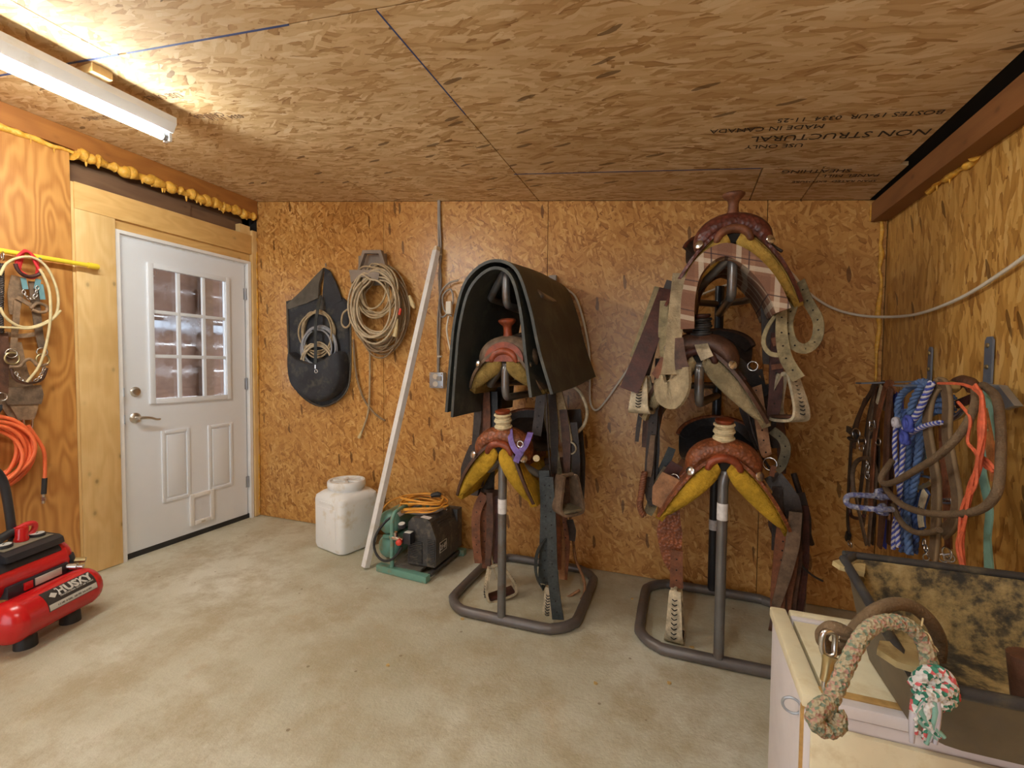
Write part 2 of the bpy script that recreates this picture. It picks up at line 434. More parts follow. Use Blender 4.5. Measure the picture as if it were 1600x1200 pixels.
# left wall: plywood, beam, door framing
wl = struct(MB().span((XL-.2, YF, 0), (XL-.10, 1.60, 2.7)).span((XL-.2, 1.60, 2.10), (XL-.10, YB+.1, 2.7)).span((XL-.2, 2.745, 0), (XL-.10, YB+.1, 2.7)).build('wall_left', 'old_board'))
for a, b in ((.36, 1.585), (-.86, .36), (YF, -.86)):
    MB().span((XL-.018, a+.001, .01), (XL, b-.001, 2.445)).build('plywood_sheet', 'plywood', wl)
MB().span((XL-.09, YF, 0), (XL-.02, 1.59, 2.47)).build('stud', 'old_board', wl)
struct(MB().span((XL-.10, YF, 2.465), (XL+.018, YB-.005, ceil_z(XL)-.003)).build('trim_3', 'beam_stain'))
MB().span((XL-.10, 1.6, 2.29), (XL-.055, 2.3, 2.40)).build('nailer', 'old_board', wl)
MB().span((XL-.10, 2.3, 2.27), (XL-.065, 2.74, 2.385)).build('nailer', 'old_board', wl)
struct(MB().bbox((XL-.008, (1.600+1.797)/2, 1.072), (.028, .197, 2.137), .002).build('trim_4', 'pine'))       # side board
struct(MB().bbox((XL-.008, (1.600+2.742)/2, 2.217), (.028, 1.142, .150), .002).build('trim_5', 'pine_header'))  # header board
struct(MB().span((XL-.09, 1.80, 2.083), (XL-.022, 2.742, 2.142)).build('trim_6', 'pine_header'))
struct(MB().bbox((XL-.02, 2.768, 1.17), (.06, .044, 2.33), .002).build('trim_7', 'pine'))
struct(MB().span((XL-.03, 1.587, .0), (XL-.004, 1.599, 2.29)).build('trim_8', 'pine'))
MB().span((XL-.06, 2.655, 2.29), (XL-.012, 2.744, 2.365)).build('stud', 'pine', wl)
# expanding foam squeezed out of the joints
def foam_bead(a, b, r0, seg, parent, sag=.0, name='foam_bead'):
    rng = random.Random(str(a)); a, b = Vector(a), Vector(b); pts, rr = [], []
    for i in range(seg+1):
        p = a.lerp(b, i/seg); pts.append(p+Vector((rng.uniform(-.006,.006), rng.uniform(-.004,.004), rng.uniform(-.008,.008)-sag*math.sin(i/seg*3.14)))); rr.append(r0*rng.uniform(.55,1.35))
    mb = MB().tube(pts, rr, n=9, sub=3)
    for i in range(seg//5):
        p = pts[rng.randrange(1, seg)]; l = rng.uniform(.006,.024); mb.tube([p, p-Vector((0,0,r0+l*.6)), p-Vector((0,0,r0+l))], [r0*.4, r0*.16, r0*.05], n=6, sub=2)
    return mb.build(name, 'foam', parent, 80)
foam_bead((XL+.008, 1.60, 2.448), (XL+.012, YB-.02, 2.446), .031, 60, wl)
foam_bead((XL+.006, .6, 2.45), (XL+.006, 1.6, 2.452), .015, 34, wl)
foam_bead((XL+.004, 2.782, .02), (XL+.004, 2.785, 2.28), .008, 30, wl)
foam_bead((.925, YB-.008, .5), (.918, YB-.01, 2.0), .009, 26, wr)
foam_bead((XR-.008, 2.38, 2.0), (XR-.008, 2.05, 1.992), .013, 12, wr)
# wall behind the viewer with a wide open doorway to daylight
wf = struct(MB().span((XL-.2, YF-.1, 0), (-2.75, YF, 2.75)).span((-.35, YF-.1, 0), (XR+.12, YF, 2.75)).span((-2.75, YF-.1, 2.12), (-.35, YF, 2.75)).build('wall_front', 'plywood'))

# ---------------------------------------------------------------- entry door in the left wall
door = thing('door_1', (XL, 2.27, 0), 'white half-glazed entry door with nine panes and pet flap', 'door'); del door['category']; struct(door)
DX = XL-.030                                              # inner face of the slab
y0, y1, z0, z1 = 1.838, 2.702, .035, 2.052
for a, b in (((XL-.115,1.800,0),(XL-.002,1.824,2.083)), ((XL-.115,2.716,0),(XL-.002,2.740,2.083)), ((XL-.115,1.824,2.062),(XL-.002,2.716,2.083))):
    MB().span(a, b).build('jamb', 'bare_white', door)
for a, b in (((DX-.012,1.822,0),(DX+.004,1.838,2.06)), ((DX-.012,1.83,2.05),(DX+.004,2.716,2.064))):
    MB().span(a, b).build('stop_moulding', 'white_paint', door)
wy0, wy1, wz0, wz1 = 2.010, 2.545, 1.010, 1.900         # glazed opening
slab = MB().span((DX-.044,y0,z0),(DX,wy0,z1)).span((DX-.044,wy1,z0),(DX,y1,z1)).span((DX-.044,wy0,z0),(DX,wy1,wz0)).span((DX-.044,wy0,wz1),(DX,wy1,z1)).build('door_slab', 'door_white', door)
# raised lite frame, muntins, panes
lf = MB()
for a, b in (((wy0-.022,wz0-.022),(wy0+.012,wz1+.022)),((wy1-.012,wz0-.022),(wy1+.022,wz1+.022)),((wy0+.0125,wz0-.022),(wy1-.0125,wz0+.012)),((wy0+.0125,wz1-.012),(wy1-.0125,wz1+.022))):
    lf.bbox((DX+.003,(a[0]+b[0])/2,(a[1]+b[1])/2),(.022,b[0]-a[0],b[1]-a[1]),.004)
lite = lf.build('window_frame', 'door_white', door)
cw, ch = (wy1-wy0)/3, (wz1-wz0)/3
for k in (1, 2):
    MB().bbox((DX-.006, wy0+cw*k, (wz0+wz1)/2), (.02, .024, wz1-wz0), .005).build('muntin', 'door_white', lite)
    MB().bbox((DX-.006, (wy0+wy1)/2, wz0+ch*k), (.019, wy1-wy0, .024), .005).build('muntin', 'door_white', lite)
for i in range(3):
    for j in range(3):
        MB().span((DX-.026, wy0+cw*i+.003, wz0+ch*j+.003), (DX-.022, wy0+cw*(i+1)-.003, wz0+ch*(j+1)-.003)).build('pane', 'pane_glass', lite)
# two raised panels
for a, b in ((2.055, 2.245), (2.38, 2.575)):
    za, zb = .305, .80
    mb = MB()
    for p, q in (((a,za),(a+.022,zb)),((b-.022,za),(b,zb)),((a+.0222,za),(b-.0222,za+.022)),((a+.0222,zb-.022),(b-.0222,zb))):
        mb.bbox((DX+.002,(p[0]+q[0])/2,(p[1]+q[1])/2),(.012,q[0]-p[0],q[1]-p[1]),.004)
    mb.bbox((DX+.001,(a+b)/2,(za+zb)/2),(.010,b-a-.07,zb-za-.07),.004)
    mb.build('raised_panel', 'door_white', slab)
# pet flap
pf = MB()
for p, q in (((2.235,.085),(2.265,.315)),((2.385,.085),(2.415,.315)),((2.2652,.085),(2.3848,.115)),((2.2652,.285),(2.3848,.315))):
    pf.bbox((DX+.006,(p[0]+q[0])/2,(p[1]+q[1])/2),(.016,q[0]-p[0],q[1]-p[1]),.004)
pet = pf.build('pet_door_frame', 'bare_white', door)
MB().span((DX+.0005,2.262,.112),(DX+.005,2.388,.288)).build('pet_flap', 'flap_plastic', pet)
MB().box((DX+.013,2.325,.099),(.008,.03,.01)).build('latch', 'satin_nickel', pet)
# deadbolt, lever, strike plates, hinges
MB().lathe([(.031,0),(.031,.006),(.024,.010),(.022,.018),(.012,.02)], (DX,1.905,1.075), (1,0,0), 24).build('deadbolt', 'satin_nickel', door)
lev = MB().lathe([(.034,0),(.034,.004),(.028,.010),(.013,.014),(.012,.045)], (DX,1.902,.905), (1,0,0), 24).build('lever_rose', 'satin_nickel', door)
MB().tube([(DX+.045,1.902,.905),(DX+.05,1.93,.906),(DX+.05,1.97,.900),(DX+.048,2.0,.888),(DX+.046,2.025,.888)], [.011,.011,.009,.008,.006], n=10, sub=4).build('lever_handle', 'satin_nickel', lev)
for z in (1.075, .905): MB().box((XL-.006, 1.8235, z), (.03,.002,.055)).build('strike_plate', 'galvanised', door)
for z in (1.82, 1.10, .30): MB().tube([(DX+.006, 2.708, z-.045),(DX+.006, 2.708, z+.045)], .007, n=8, sub=1).box((DX+.002,2.70,z),(.003,.02,.09)).build('hinge', 'galvanised', door)
MB().span((DX-.05,1.826,.0),(DX+.004,2.716,.036)).build('threshold', 'black_rubber', door)
# the barn bay beyond the door, seen through the panes
for k in range(9):
    z = .02+.29*k; b = MB().span((-5.2, 1.2, z), (-5.16, 6.5, z+.28)).build('wall_outside' if k == 0 else 'plank', 'barn_board', None if k == 0 else ob)
    if k == 0: ob = struct(b)
for yy in (2.6, 3.6, 4.6): MB().span((-5.16, yy, 0), (-5.05, yy+.13, 2.6)).build('post', 'old_board', ob)
MB().span((-5.14, 2.0, 1.62), (-5.06, 6, 1.70)).build('rail', 'galvanised', ob)
struct(MB().span((-6.2, .0, 2.55), (XL-.2, 7, 2.62)).build('sky_shield_outside', 'old_board'))  # unseen roof added to keep sky light off the barn boards
struct(MB().span((-6.2, .6, -.12), (XL-.25, 7, -.001)).build('floor_outside', 'concrete'))

# ---------------------------------------------------------------- fluorescent strip lights
def strip_light(x, ya, yb, drop, label, glow='tube_light', block=True):
    zc = ceil_z(x)-drop
    t = thing('strip_light', (x, (ya+yb)/2, zc), label, 'light', 'ceiling strip lights')
    hb = MB(); hw = .038                                    # folded steel channel, flared reflector sides
    sec = [(-.055,.0),(-.03,-.038),(.03,-.038),(.055,.0),(.055,.03),(-.055,.03)]
    hb.rings([[Vector((x+a, yy, zc+b)) for a, b in sec] for yy in (ya, yb)])
    hb.build('housing', 'white_paint', t, 20)
    for yy, d in ((ya, 1), (yb, -1)):
        s = MB().bbox((x, yy+d*.008, zc-.055), (.045,.014,.045), .003).build('lamp_holder', 'white_paint', t)
    MB().tube([(x, ya+.016, zc-.060), (x, yb-.016, zc-.060)], .0165, n=14, sub=1).build('tube', glow, t, 60)
    for yy in (ya+.022, yb-.022): MB().tube([(x, yy-.012, zc-.060), (x, yy+.012, zc-.060)], .0172, n=14, sub=1).build('tube_cap', 'galvanised', t)
    if block:
        for yy in (ya+.3, yb-.32):
            zt = ceil_z(x+.06)-.001
            MB().span((x-.02, yy-.035, zc+.03), (x+.10, yy+.035, zt-.004)).build('mounting_block', 'pine', t)
    return t
strip_light(-2.335, .30, 1.52, .075, 'lit white fluorescent strip light above the plywood wall')
strip_light(-.32, -.45, .77, .075, 'lit white fluorescent strip light above the middle of the floor', 'tube_light_old')
# ---------------------------------------------------------------- tack materials
def leather(name, c, rough=.48, worn=None, tool=0, tscale=70):
    t = NT(name); t.surf(rough, 0, .45); co = t.coords()
    n1 = t.noise(co, 20, 6, .7); n2 = t.noise(co, 85, 4, .65)
    col = t.ramp(n1, [(.34, tuple(x*.5 for x in c)), (.52, c), (.68, tuple(min(x*1.5, 1) for x in c))])
    col = t.mix(t.ramp(n2, [(.55, G3(0)), (.8, G3(.5))]), col, worn or tuple(min(x*1.2+.012, 1) for x in c))
    h = n2
    if tool:
        vo = t.new('ShaderNodeTexVoronoi'); vo.inputs['Scale'].default_value = tscale; t.L(co, vo.inputs['Vector'])
        h = vo.outputs['Distance']; col = t.mix(t.ramp(h, [(.25, G3(0)), (.6, G3(.55))]), col, tuple(x*.35 for x in c))
    t.color(col); t.bump(h, .5 if tool else .4, .006 if tool else .004); return t.m
leather('leather_tan', (.30,.088,.030), .40, (.36,.15,.07), 1, 75)
leather('leather_red', (.22,.055,.024), .40, None, 1, 70)
leather('leather_basket', (.145,.035,.022), .36, (.22,.08,.05), 1, 60)
leather('leather_smooth_red', (.24,.048,.016), .34)
leather('leather_brown', (.085,.036,.020), .5, (.15,.085,.05))
leather('leather_dark', (.034,.022,.017), .5, (.085,.065,.05))
leather('leather_maroon', (.062,.017,.012), .5, (.10,.04,.028))
leather('leather_dusty', (.15,.095,.058), .7, (.24,.175,.115))
leather('leather_strap', (.175,.060,.024), .55, (.24,.11,.055))
leather('leather_pale', (.30,.145,.065), .6, (.36,.21,.115))
leather('leather_weathered', (.24,.145,.08), .7, (.33,.235,.15))
leather('leather_black', (.022,.022,.024), .42, (.10,.09,.08))
leather('rawhide', (.52,.44,.30), .55, (.34,.26,.15))
leather('webbing', (.28,.225,.12), .75, (.19,.145,.075))
leather('webbing_olive', (.17,.14,.085), .8, (.12,.095,.055))
leather('nylon_black', (.030,.036,.036), .45, (.085,.095,.09))
leather('nylon_purple', (.17,.11,.36), .6, (.28,.21,.42))
def fleece(name, c):
    t = NT(name); t.surf(.9, 0, .15); co = t.coords(); n = t.noise(co, 55, 4, .75); b = t.noise(co, 9, 4, .65)
    col = t.ramp(b, [(.32, tuple(x*.55 for x in c)), (.55, c), (.75, tuple(min(x*1.25, 1) for x in c))])
    t.color(t.mix(t.ramp(n, [(.4, G3(0)), (.75, G3(.45))]), col, tuple(x*.5 for x in c))); t.bump(n, .9, .012); return t.m
fleece('wool_yellow', (.60,.36,.035)); fleece('wool_gold', (.56,.36,.08)); fleece('wool_cream', (.46,.37,.215)); fleece('wool_dirty', (.30,.20,.06))
fleece('mohair', (.50,.40,.25))
plain('horn_cotton', (.66,.55,.34), .8, var=.2, scale=60, bump=.5, bscale=150)
plain('stand_steel', (.19,.185,.185), .30, .55, var=.15, scale=7, c2=(.17,.125,.10))
plain('stand_base_steel', (.15,.135,.13), .42, .4, var=.2, scale=6, c2=(.17,.13,.105))
plain('stand_black', (.022,.023,.028), .35, .2, var=.2)
plain('sticker', (.72,.70,.70), .5, var=.15, scale=60)
plain('rubber_mat', (.044,.047,.042), .52, var=.3, scale=5, bump=.3, bscale=160, c2=(.085,.085,.068))
def plaid():
    t = NT('plaid_wool'); t.surf(.9, 0, .2); co = t.coords(); sx = t.new('ShaderNodeSeparateXYZ'); t.L(co, sx.inputs[0])
    def bands(v, sc, lo):
        s = t.math('FRACT', t.math('MULTIPLY', v, sc)); return s
    a = bands(t.math('ADD', sx.outputs[2], t.math('MULTIPLY', sx.outputs[0], .25)), 8.3, 0); b = bands(t.math('ADD', sx.outputs[1], sx.outputs[0]), 7.4, 0)
    base = (.30,.165,.105)
    col = t.mix(t.math('MULTIPLY', t.math('GREATER_THAN', a, .55), .55), base, (.20,.10,.065))
    col = t.mix(t.math('MULTIPLY', t.math('GREATER_THAN', b, .6), .45), col, (.17,.085,.06))
    for v, lo, hi in ((a,.1,.26),(b,.1,.24)):
        m = t.math('MULTIPLY', t.math('GREATER_THAN', v, lo), t.math('LESS_THAN', v, hi)); col = t.mix(t.math('MULTIPLY', m, .6), col, (.62,.54,.42))
    for v, lo, hi in ((a,.42,.46),(b,.42,.46)):
        m = t.math('MULTIPLY', t.math('GREATER_THAN', v, lo), t.math('LESS_THAN', v, hi)); col = t.mix(t.math('MULTIPLY', m, .8), col, (.06,.04,.045))
    t.color(col); t.bump(t.noise(co, 220, 2), .5, .004)
plaid()

# ---------------------------------------------------------------- saddle stands
def saddle_stand(cx, cy, hx, hy, label, turn=(0,0,0), steel='stand_steel', back='stand_steel', stickers=True):
    t = thing('saddle_stand', (cx, cy, 0), label, 'stand', 'three-tier tube saddle stands')
    rb, r = .0245, .021; rc = .15; pts = []
    for sx, sy, a0 in ((1,1,0),(-1,1,90),(-1,-1,180),(1,-1,270)):
        for k in range(5):
            a = R(a0+22.5*k); pts.append((cx+sx*(hx-rc)+rc*math.cos(a), cy+sy*(hy-rc)+rc*math.sin(a), rb))
    MB().tube(pts, rb, n=12, sub=2, closed=True).build('base_ring', 'stand_base_steel', t, 60)
    yf, yr = cy-hy, cy+hy-.005
    tiers = [.825, 1.265, 1.705]
    MB().tube([(cx,yr,rb+.01),(cx,yr,1.70)], r*1.12, n=12, sub=1).build('rear_post', back, t, 60)
    for i, z in enumerate(tiers):
        rot = Matrix.Rotation(turn[i], 3, 'Z'); piv = Vector((cx, yr, 0))
        def T(p): p = Vector(p); return piv + rot @ (p-piv)
        mb = MB()
        for s in (-1, 1):
            q = [(cx,yf,z),(cx+s*.02,yf+.012,z-.004),(cx+s*.115,yf+.10,z-.085),(cx+s*.135,yf+.14,z-.10),(cx+s*.135,yf+.30,z-.10),(cx+s*.135,yf+.46,z-.10),(cx+s*.11,yf+.54,z-.10),(cx+s*.015,yr-.01,z-.10)]
            mb.tube([T(p) for p in q], r*.86, n=12, sub=5)
        rail = mb.build('rail', steel, t, 60)
        if i == 0:
            MB().tube([(cx-.012,yf-.002,rb+.015),(cx-.012,yf-.002,z-.12),(cx-.012,yf-.002,z-.05),(cx-.006,yf+.0,z-.012),(cx+.003,yf+.008,z+.003)], r, n=12, sub=5).build('front_post', steel, t, 60)
        else:
            MB().tube([T(p) for p in ((cx,yf+.006,z+.002),(cx,yf-.006,z-.02),(cx,yf-.008,z-.06),(cx,yf-.006,z-.115),(cx,yf+.012,z-.148),(cx,yf+.06,z-.155),(cx,yf+.3,z-.155),(cx,yr,z-.155))], r*.9, n=12, sub=5).build('arm', steel, t, 60)
    for s in (-1, 1):
        pass
    return t
S1 = saddle_stand(-.785, 2.375, .335, .345, 'grey tube saddle stand with a rubber mat over its top arm', steel='stand_steel')
S2 = saddle_stand(.185, 2.39, .345, .325, 'grey tube saddle stand with a black rear post beside the cream chest', (0, R(-10), 0), back='stand_black')
# remnants of paper stickers on the posts
for st, cx, cyf, z in ((S1, -.797, 2.028, .585), (S2, .173, 2.063, .665)):
    MB().lathe([(.0216,-.035),(.0218,.035)], (cx, cyf, z), (0,0,1), 14).build('paper_sticker', 'sticker', st)
MB().lathe([(.0242,-.028),(.0243,.028)], (.185, 2.71, .40), (0,0,1), 14).build('paper_sticker', 'sticker', S2)

# ---------------------------------------------------------------- saddles
def arch(mb, T, hw, hh, y, rr, ry, a0=105, n=26, m=14, z0=0, px=1.0):
    secs = []
    for i in range(n+1):
        a = R(-a0+2*a0*i/n); c = Vector((hw*math.sin(a), y, z0+hh*math.cos(a))); rad = Vector((math.sin(a)*hh, 0, math.cos(a)*hw)).normalized()
        f = (1-.35*abs(i/n*2-1)**3); end = max(0.0, (abs(i/n*2-1)-.9)/.1); f *= (1-.75*end*end)
        secs.append([T(c + rad*rr*f*math.cos(2*math.pi*k/m) + Vector((0, ry*f*math.sin(2*math.pi*k/m), 0))) for k in range(m)])
    return mb.rings(secs)
def make_saddle(name, A, yaw, label, body, wool, gul, horn, seat='leather_dark', filled=False, lift=0.0, skirt=None, wl=.215, wr=.215, drop=1.0):
    A = Vector(A); rot = Matrix.Rotation(yaw, 3, 'Z')
    def T(p): return A + rot @ (Vector(p) + Vector((0,0,lift)))
    t = thing('saddle', A, label, 'saddle', 'western saddles on the stands')
    skirt = skirt or body
    def sk(s, u, side, off=0.0):                      # u 0..1 down the skirt
        return Vector((side*(.035+(wr if side > 0 else wl)*u), 0, .048-(.115*u+.165*u*u)*drop+off))
    for side in (-1, 1):
        def grid(off, y0, y1, nu, nv, grow=0):
            g_ = []
            for i in range(nu+1):
                u = i/nu*(1+grow)
                row = []
                for j in range(nv+1):
                    v = j/nv; ya = y0+.05*max(0,u-.55)**2*6; yb = y1-.09*max(0,u-.45)**2*3
                    p = sk(0, u, side, off); p.y = ya+(yb-ya)*v; row.append(T(p))
                g_.append(row)
            return g_
        MB().sheet(grid(.006, -.036, .52, 9, 10, .03), .013).build('skirt', skirt, t, 60)
        mb = MB().sheet(grid(-.020, -.012, .515, 9, 10, .01), .034)
        secs = []                                   # puffy front edge of the lining: a flat lens along the skirt
        for i in range(15):
            u = i/14; p = sk(0, u, side, 0); q = sk(0, u+.02, side, 0); tg = (q-p).normalized(); nn_ = Vector((-tg.z*side, 0, tg.x*side))
            if nn_.z > 0: nn_ = -nn_
            wv = .004+.040*math.sin(math.pi*min(1, .10+.90*u))**.6*(1-.25*u); yc = -.014+.05*max(0,u-.55)**2*6
            c = p+nn_*(wv+.006); secs.append([T(c+nn_*wv*math.cos(R(k*30))+Vector((0, yc+.020*math.sin(R(k*30)), 0))) for k in range(12)])
        mb.rings(secs)
        mb.build('wool_lining', wool, t, 70)
        # seat jockey over the skirt
        g2 = []
        for i in range(7):
            u = i/6*.62; row = []
            for j in range(9):
                v = j/8; p = sk(0, u, side, .020); p.y = .07+.015*u+(.36-.10*u*u)*v; row.append(T(p))
            g2.append(row)
        MB().sheet(g2, .008).build('seat_jockey', body, t, 60)
        MB().lathe([(.019,0),(.018,.004),(.010,.008),(.002,.009)], T((side*.128, -.045, -.005)), rot @ Vector((side*.55,-.8,.3)), 16).build('concho', 'chrome', t)
    arch(MB(), T, .110, .076, .035, .047, .066, 116, z0=.010).build('fork', body, t, 70)
    arch(MB(), T, .060, .048, -.026, .018, .022, 100, z0=.006).build('gullet_binding', gul, t, 70)
    MB().prism([T((.050*math.sin(R(a)), -.018, .006+.040*math.cos(R(a)))) for a in range(-100, 101, 10)], rot @ Vector((0,.02,0))).build('gullet_shade', 'dark_gap', t)  # black plate across the gullet opening, painting in its shade
    if filled:
        o = [T((.098*math.sin(R(a)), -.035, .012+.085*math.cos(R(a)))) for a in range(-95, 96, 10)]
        MB().prism(o, rot @ Vector((0,.03,0))).build('fork_front', gul, t)
    # seat and cantle
    g3 = []
    for i in range(13):
        v = i/12; row = []
        for j in range(11):
            x = (j/10-.5)*2; wd = .10+.075*math.sin(min(v*1.15,1)*math.pi*.5)
            z = .085-.055*math.sin(v*math.pi*.75)+.10*max(0,v-.55)**2*4 - .055*x*x*(1-.35*v)
            row.append(T((x*wd, .075+.36*v, z)))
        g3.append(row)
    MB().sheet(g3, .016).build('seat', seat, t, 60)
    g4 = []
    for i in range(13):
        a = R(-82+164*i/12); row = []
        for j in range(6):
            k = j/5; row.append(T((.185*math.sin(a)*(.55+.45*k), .435+.025*k-.09*math.sin(a)**2*k, .02+(.055+.10*math.cos(a))*k)))
        g4.append(row)
    MB().sheet(g4, .018).build('cantle', seat, t, 60)
    rim = [g4[i][5] for i in range(13)]
    MB().tube(rim, .011, n=8, sub=3).build('cantle_binding', body, t, 60)
    # horn
    ax = rot @ Vector((0,-.16,1)); b = T((0,.025,.118))
    if horn == 'plain': 
        h = MB().lathe([(.034,-.02),(.026,.0),(.021,.02),(.0195,.045),(.023,.06),(.037,.072),(.043,.08),(.042,.088),(.03,.094),(.005,.096)], b, ax, 20); h.build('horn', gul, t, 50)
    else:
        hn = MB().lathe([(.036,-.02),(.03,.0),(.028,.05),(.03,.078),(.037,.086),(.036,.093),(.005,.095)], b, ax, 20).build('horn', gul, t, 50)
        wr_ = MB(); Ax = ax.normalized()
        for k in range(8):
            c = b+Ax*(.003+.0098*k); N = Ax.orthogonal().normalized().lerp(Ax, .06*((k%3)-1)).normalized(); B = Ax.cross(N)
            rr = .034+.004*math.sin(k*1.9)
            wr_.tube([c+(N*math.cos(R(a))+B*math.sin(R(a)))*rr for a in range(0,360,30)], .0068, n=6, sub=2, closed=True)
        wr_.build('horn_wrap', horn, hn, 70)
    return t, T
def stirrup(parent, top, yaw, mat, tread, hgt=.165, w0=.030, w1=.066, depth=.07, tilt=0, lace=True):
    rot = Matrix.Rotation(yaw, 3, 'Z') @ Matrix.Rotation(tilt, 3, 'Y'); top = Vector(top)
    def T(x, y, z): return top + rot @ Vector((x, y, z))
    sides = [(-w0,0),(-w0-.008,-.02),(-w1+.006,-hgt*.6),(-w1,-hgt*.85),(-w1+.012,-hgt),(0,-hgt-.006),(w1-.012,-hgt),(w1,-hgt*.85),(w1-.006,-hgt*.6),(w0+.008,-.02),(w0,0)]
    s_ = MB().strap([T(x,0,z) for x, z in sides], [depth*.62,depth*.7,depth*.9,depth,depth*1.15,depth*1.2,depth*1.15,depth,depth*.9,depth*.7,depth*.62], .012, rot @ Vector((0,1,0)), sub=4)
    s_.tube([T(-w0,0,0), T(w0,0,0)], .010, n=8, sub=1)
    o = s_.build('stirrup', mat, parent, 50)
    MB().bbox(T(0,0,-hgt+.010), (w1*1.75, depth*1.05, .014), .004, rot).build('tread', tread, o)
    if lace:                                             # thong lacing down both sides
        for sgn in (-1, 1):
            lc = MB()
            for k in range(9):
                z = -.03-(hgt-.055)*k/8; f = k/8; xx = sgn*(w0+.012+(w1-w0-.008)*min(f*1.25,1)); 
                lc.tube([T(xx,-.012,z), T(xx+sgn*.0075,0,z-.005), T(xx,.012,z)], .0024, n=5, sub=2)
            lc.build('lacing', 'leather_black', o)
    return o
def ST(parent, name, mat, pts, Y, w, t=.006, sub=4, nrm=(0,1,0), n2=None, closed=False):
    """strap through measured points lying on the plane(s) y = Y"""
    Ys = lerp_list(Y, len(pts)); P = [PY(p[0], p[1], y) for p, y in zip(pts, Ys)]
    Q = smooth_path(P, sub, closed); m = len(Q); nn = Vector(nrm); D = []
    for i in range(m):
        T = Q[min(i+1,m-1)]-Q[max(i-1,0)]; k = nn if n2 is None else nn.lerp(Vector(n2), i/(m-1)); D.append(T.normalized().cross(k))
    w_ = lerp_list(w, m); o = MB().strap(Q, w_, t, D, sub=1).build(name, mat, parent, 50)
    if name in ('billet', 'latigo', 'stirrup_leather', 'webbing_strap') and m > 3 and min(w_) > .03:      # punched holes down the middle
        hb = MB(); acc = 0
        for i in range(1, m-1):
            acc += (Q[i]-Q[i-1]).length
            if acc < .038: continue
            acc = 0; T = (Q[i+1]-Q[i-1]).normalized(); N = T.cross(D[i].normalized()).normalized()
            for sg in (-1, 1): hb.lathe([(.0038,0),(.0036,.0007)], Q[i]+N*sg*(t/2), N*sg, 8)
        if hb.v: hb.build('punched_holes', 'dark_gap', parent)
    return o
def TU(parent, name, mat, pts, Y, r, sub=5, n=8, closed=False, ang=60):
    Ys = lerp_list(Y, len(pts)); P = [PY(p[0], p[1], y) for p, y in zip(pts, Ys)]
    return MB().tube(P, r, n=n, sub=sub, closed=closed).build(name, mat, parent, ang)
def ring(parent, name, c, r, nrm, mat='chrome', t=.0035):
    N = Vector(nrm).normalized(); a = N.orthogonal().normalized(); b = N.cross(a); c = Vector(c)
    return MB().tube([c+(a*math.cos(R(k))+b*math.sin(R(k)))*r for k in range(0,360,30)], t, n=6, sub=2, closed=True).build(name, mat, parent, 70)
def fender(parent, pts, Y, w, mat, bow=.0, t=.007):
    return ST(parent, 'fender', mat, pts, Y, w, t)

# --- stand with the mat: two saddles
s, T = make_saddle('saddle', (-.785, 2.03, 1.265), 0, 'dark red-brown saddle under the draped rubber mat', 'leather_dusty', 'wool_dirty', 'leather_smooth_red', 'plain', filled=True, lift=.012, skirt='leather_dusty', wl=.165, wr=.13, drop=.62)
S1M = s
ST(s, 'cinch', 'mohair', [(866,600),(876,640),(886,690)], 2.33, [.06,.064,.062], .014)
ring(s, 'cinch_ring', PY(890,700,2.33), .034, (0,1,.2), 'rawhide', .005)
ST(s, 'tie_strap', 'webbing_olive', [(852,600),(858,660),(872,730),(880,770)], 2.30, [.05,.048,.035,.02], .005)
ST(s, 'billet', 'leather_dark', [(846,610),(842,650),(838,680)], 2.16, .05, .006)
TU(s, 'rein', 'leather_dark', [(853,610),(856,680),(862,760),(868,800)], 2.14, .0055)
TU(s, 'rope_loop', 'rawhide', [(888,600),(905,612),(917,640),(912,665),(896,680)], 2.42, .009)
fender(s, [(768,600),(766,660),(760,740),(764,800)], 2.36, [.14,.13,.10,.07], 'leather_dark')
ST(s, 'stirrup_leather', 'leather_brown', [(754,610),(756,680),(750,760)], 2.30, [.05,.05,.04], .006)
ST(s, 'tie_strap', 'leather_dark', [(748,612),(744,680),(742,720)], 2.26, [.03,.03,.025], .005)
fender(s, [(892,640),(898,720),(902,790)], 2.48, [.11,.12,.07], 'leather_dark')
ST(s, 'stirrup_leather', 'leather_strap', [(764,780),(760,850),(766,885)], 2.36, [.05,.05,.045], .006)
stirrup(s, PY(774,884,2.24), R(37), 'rawhide', 'leather_maroon', .17, .034, .080, .065, R(-12))

s, T = make_saddle('saddle', (-.805, 2.03, .825), 0, 'tan tooled saddle with a purple strap on its cotton-wrapped horn', 'leather_tan', 'wool_yellow', 'leather_smooth_red', 'horn_cotton', lift=.012, skirt='leather_brown', wl=.215, wr=.115)
S1L = s
ST(s, 'purple_strap', 'nylon_purple', [(797,672),(799,690),(806,704),(816,712)], [2.03,1.975,1.95,1.95], .028, .004)
ST(s, 'purple_strap', 'nylon_purple', [(829,676),(822,694),(812,708),(806,722)], [2.02,1.965,1.95,1.95], .028, .004)
ring(s, 'strap_ring', PY(813,694,1.955), .014, (0,1,0))
fender(s, [(748,700),(738,735),(735,772)], 2.30, [.10,.13,.10], 'leather_dark', t=.03)
fender(s, [(772,765),(774,830),(768,875)], 2.34, [.12,.10,.06], 'leather_brown')
ST(s, 'stirrup_leather', 'leather_strap', [(756,770),(757,830),(759,888)], 2.26, [.045,.045,.04], .006)
ST(s, 'billet', 'leather_strap', [(757,772),(745,800),(744,840),(748,880)], 2.22, [.05,.052,.05,.046], .006)
TU(s, 'thong', 'rawhide', [(763,830),(768,870),(776,905)], 2.24, .004)
fender(s, [(868,715),(874,760),(880,800)], 2.36, [.13,.12,.08], 'leather_brown')
stirrup(s, PY(886,742,2.14), R(50), 'leather_dusty', 'webbing_olive', .175, .034, .066, .10, 0, lace=False)
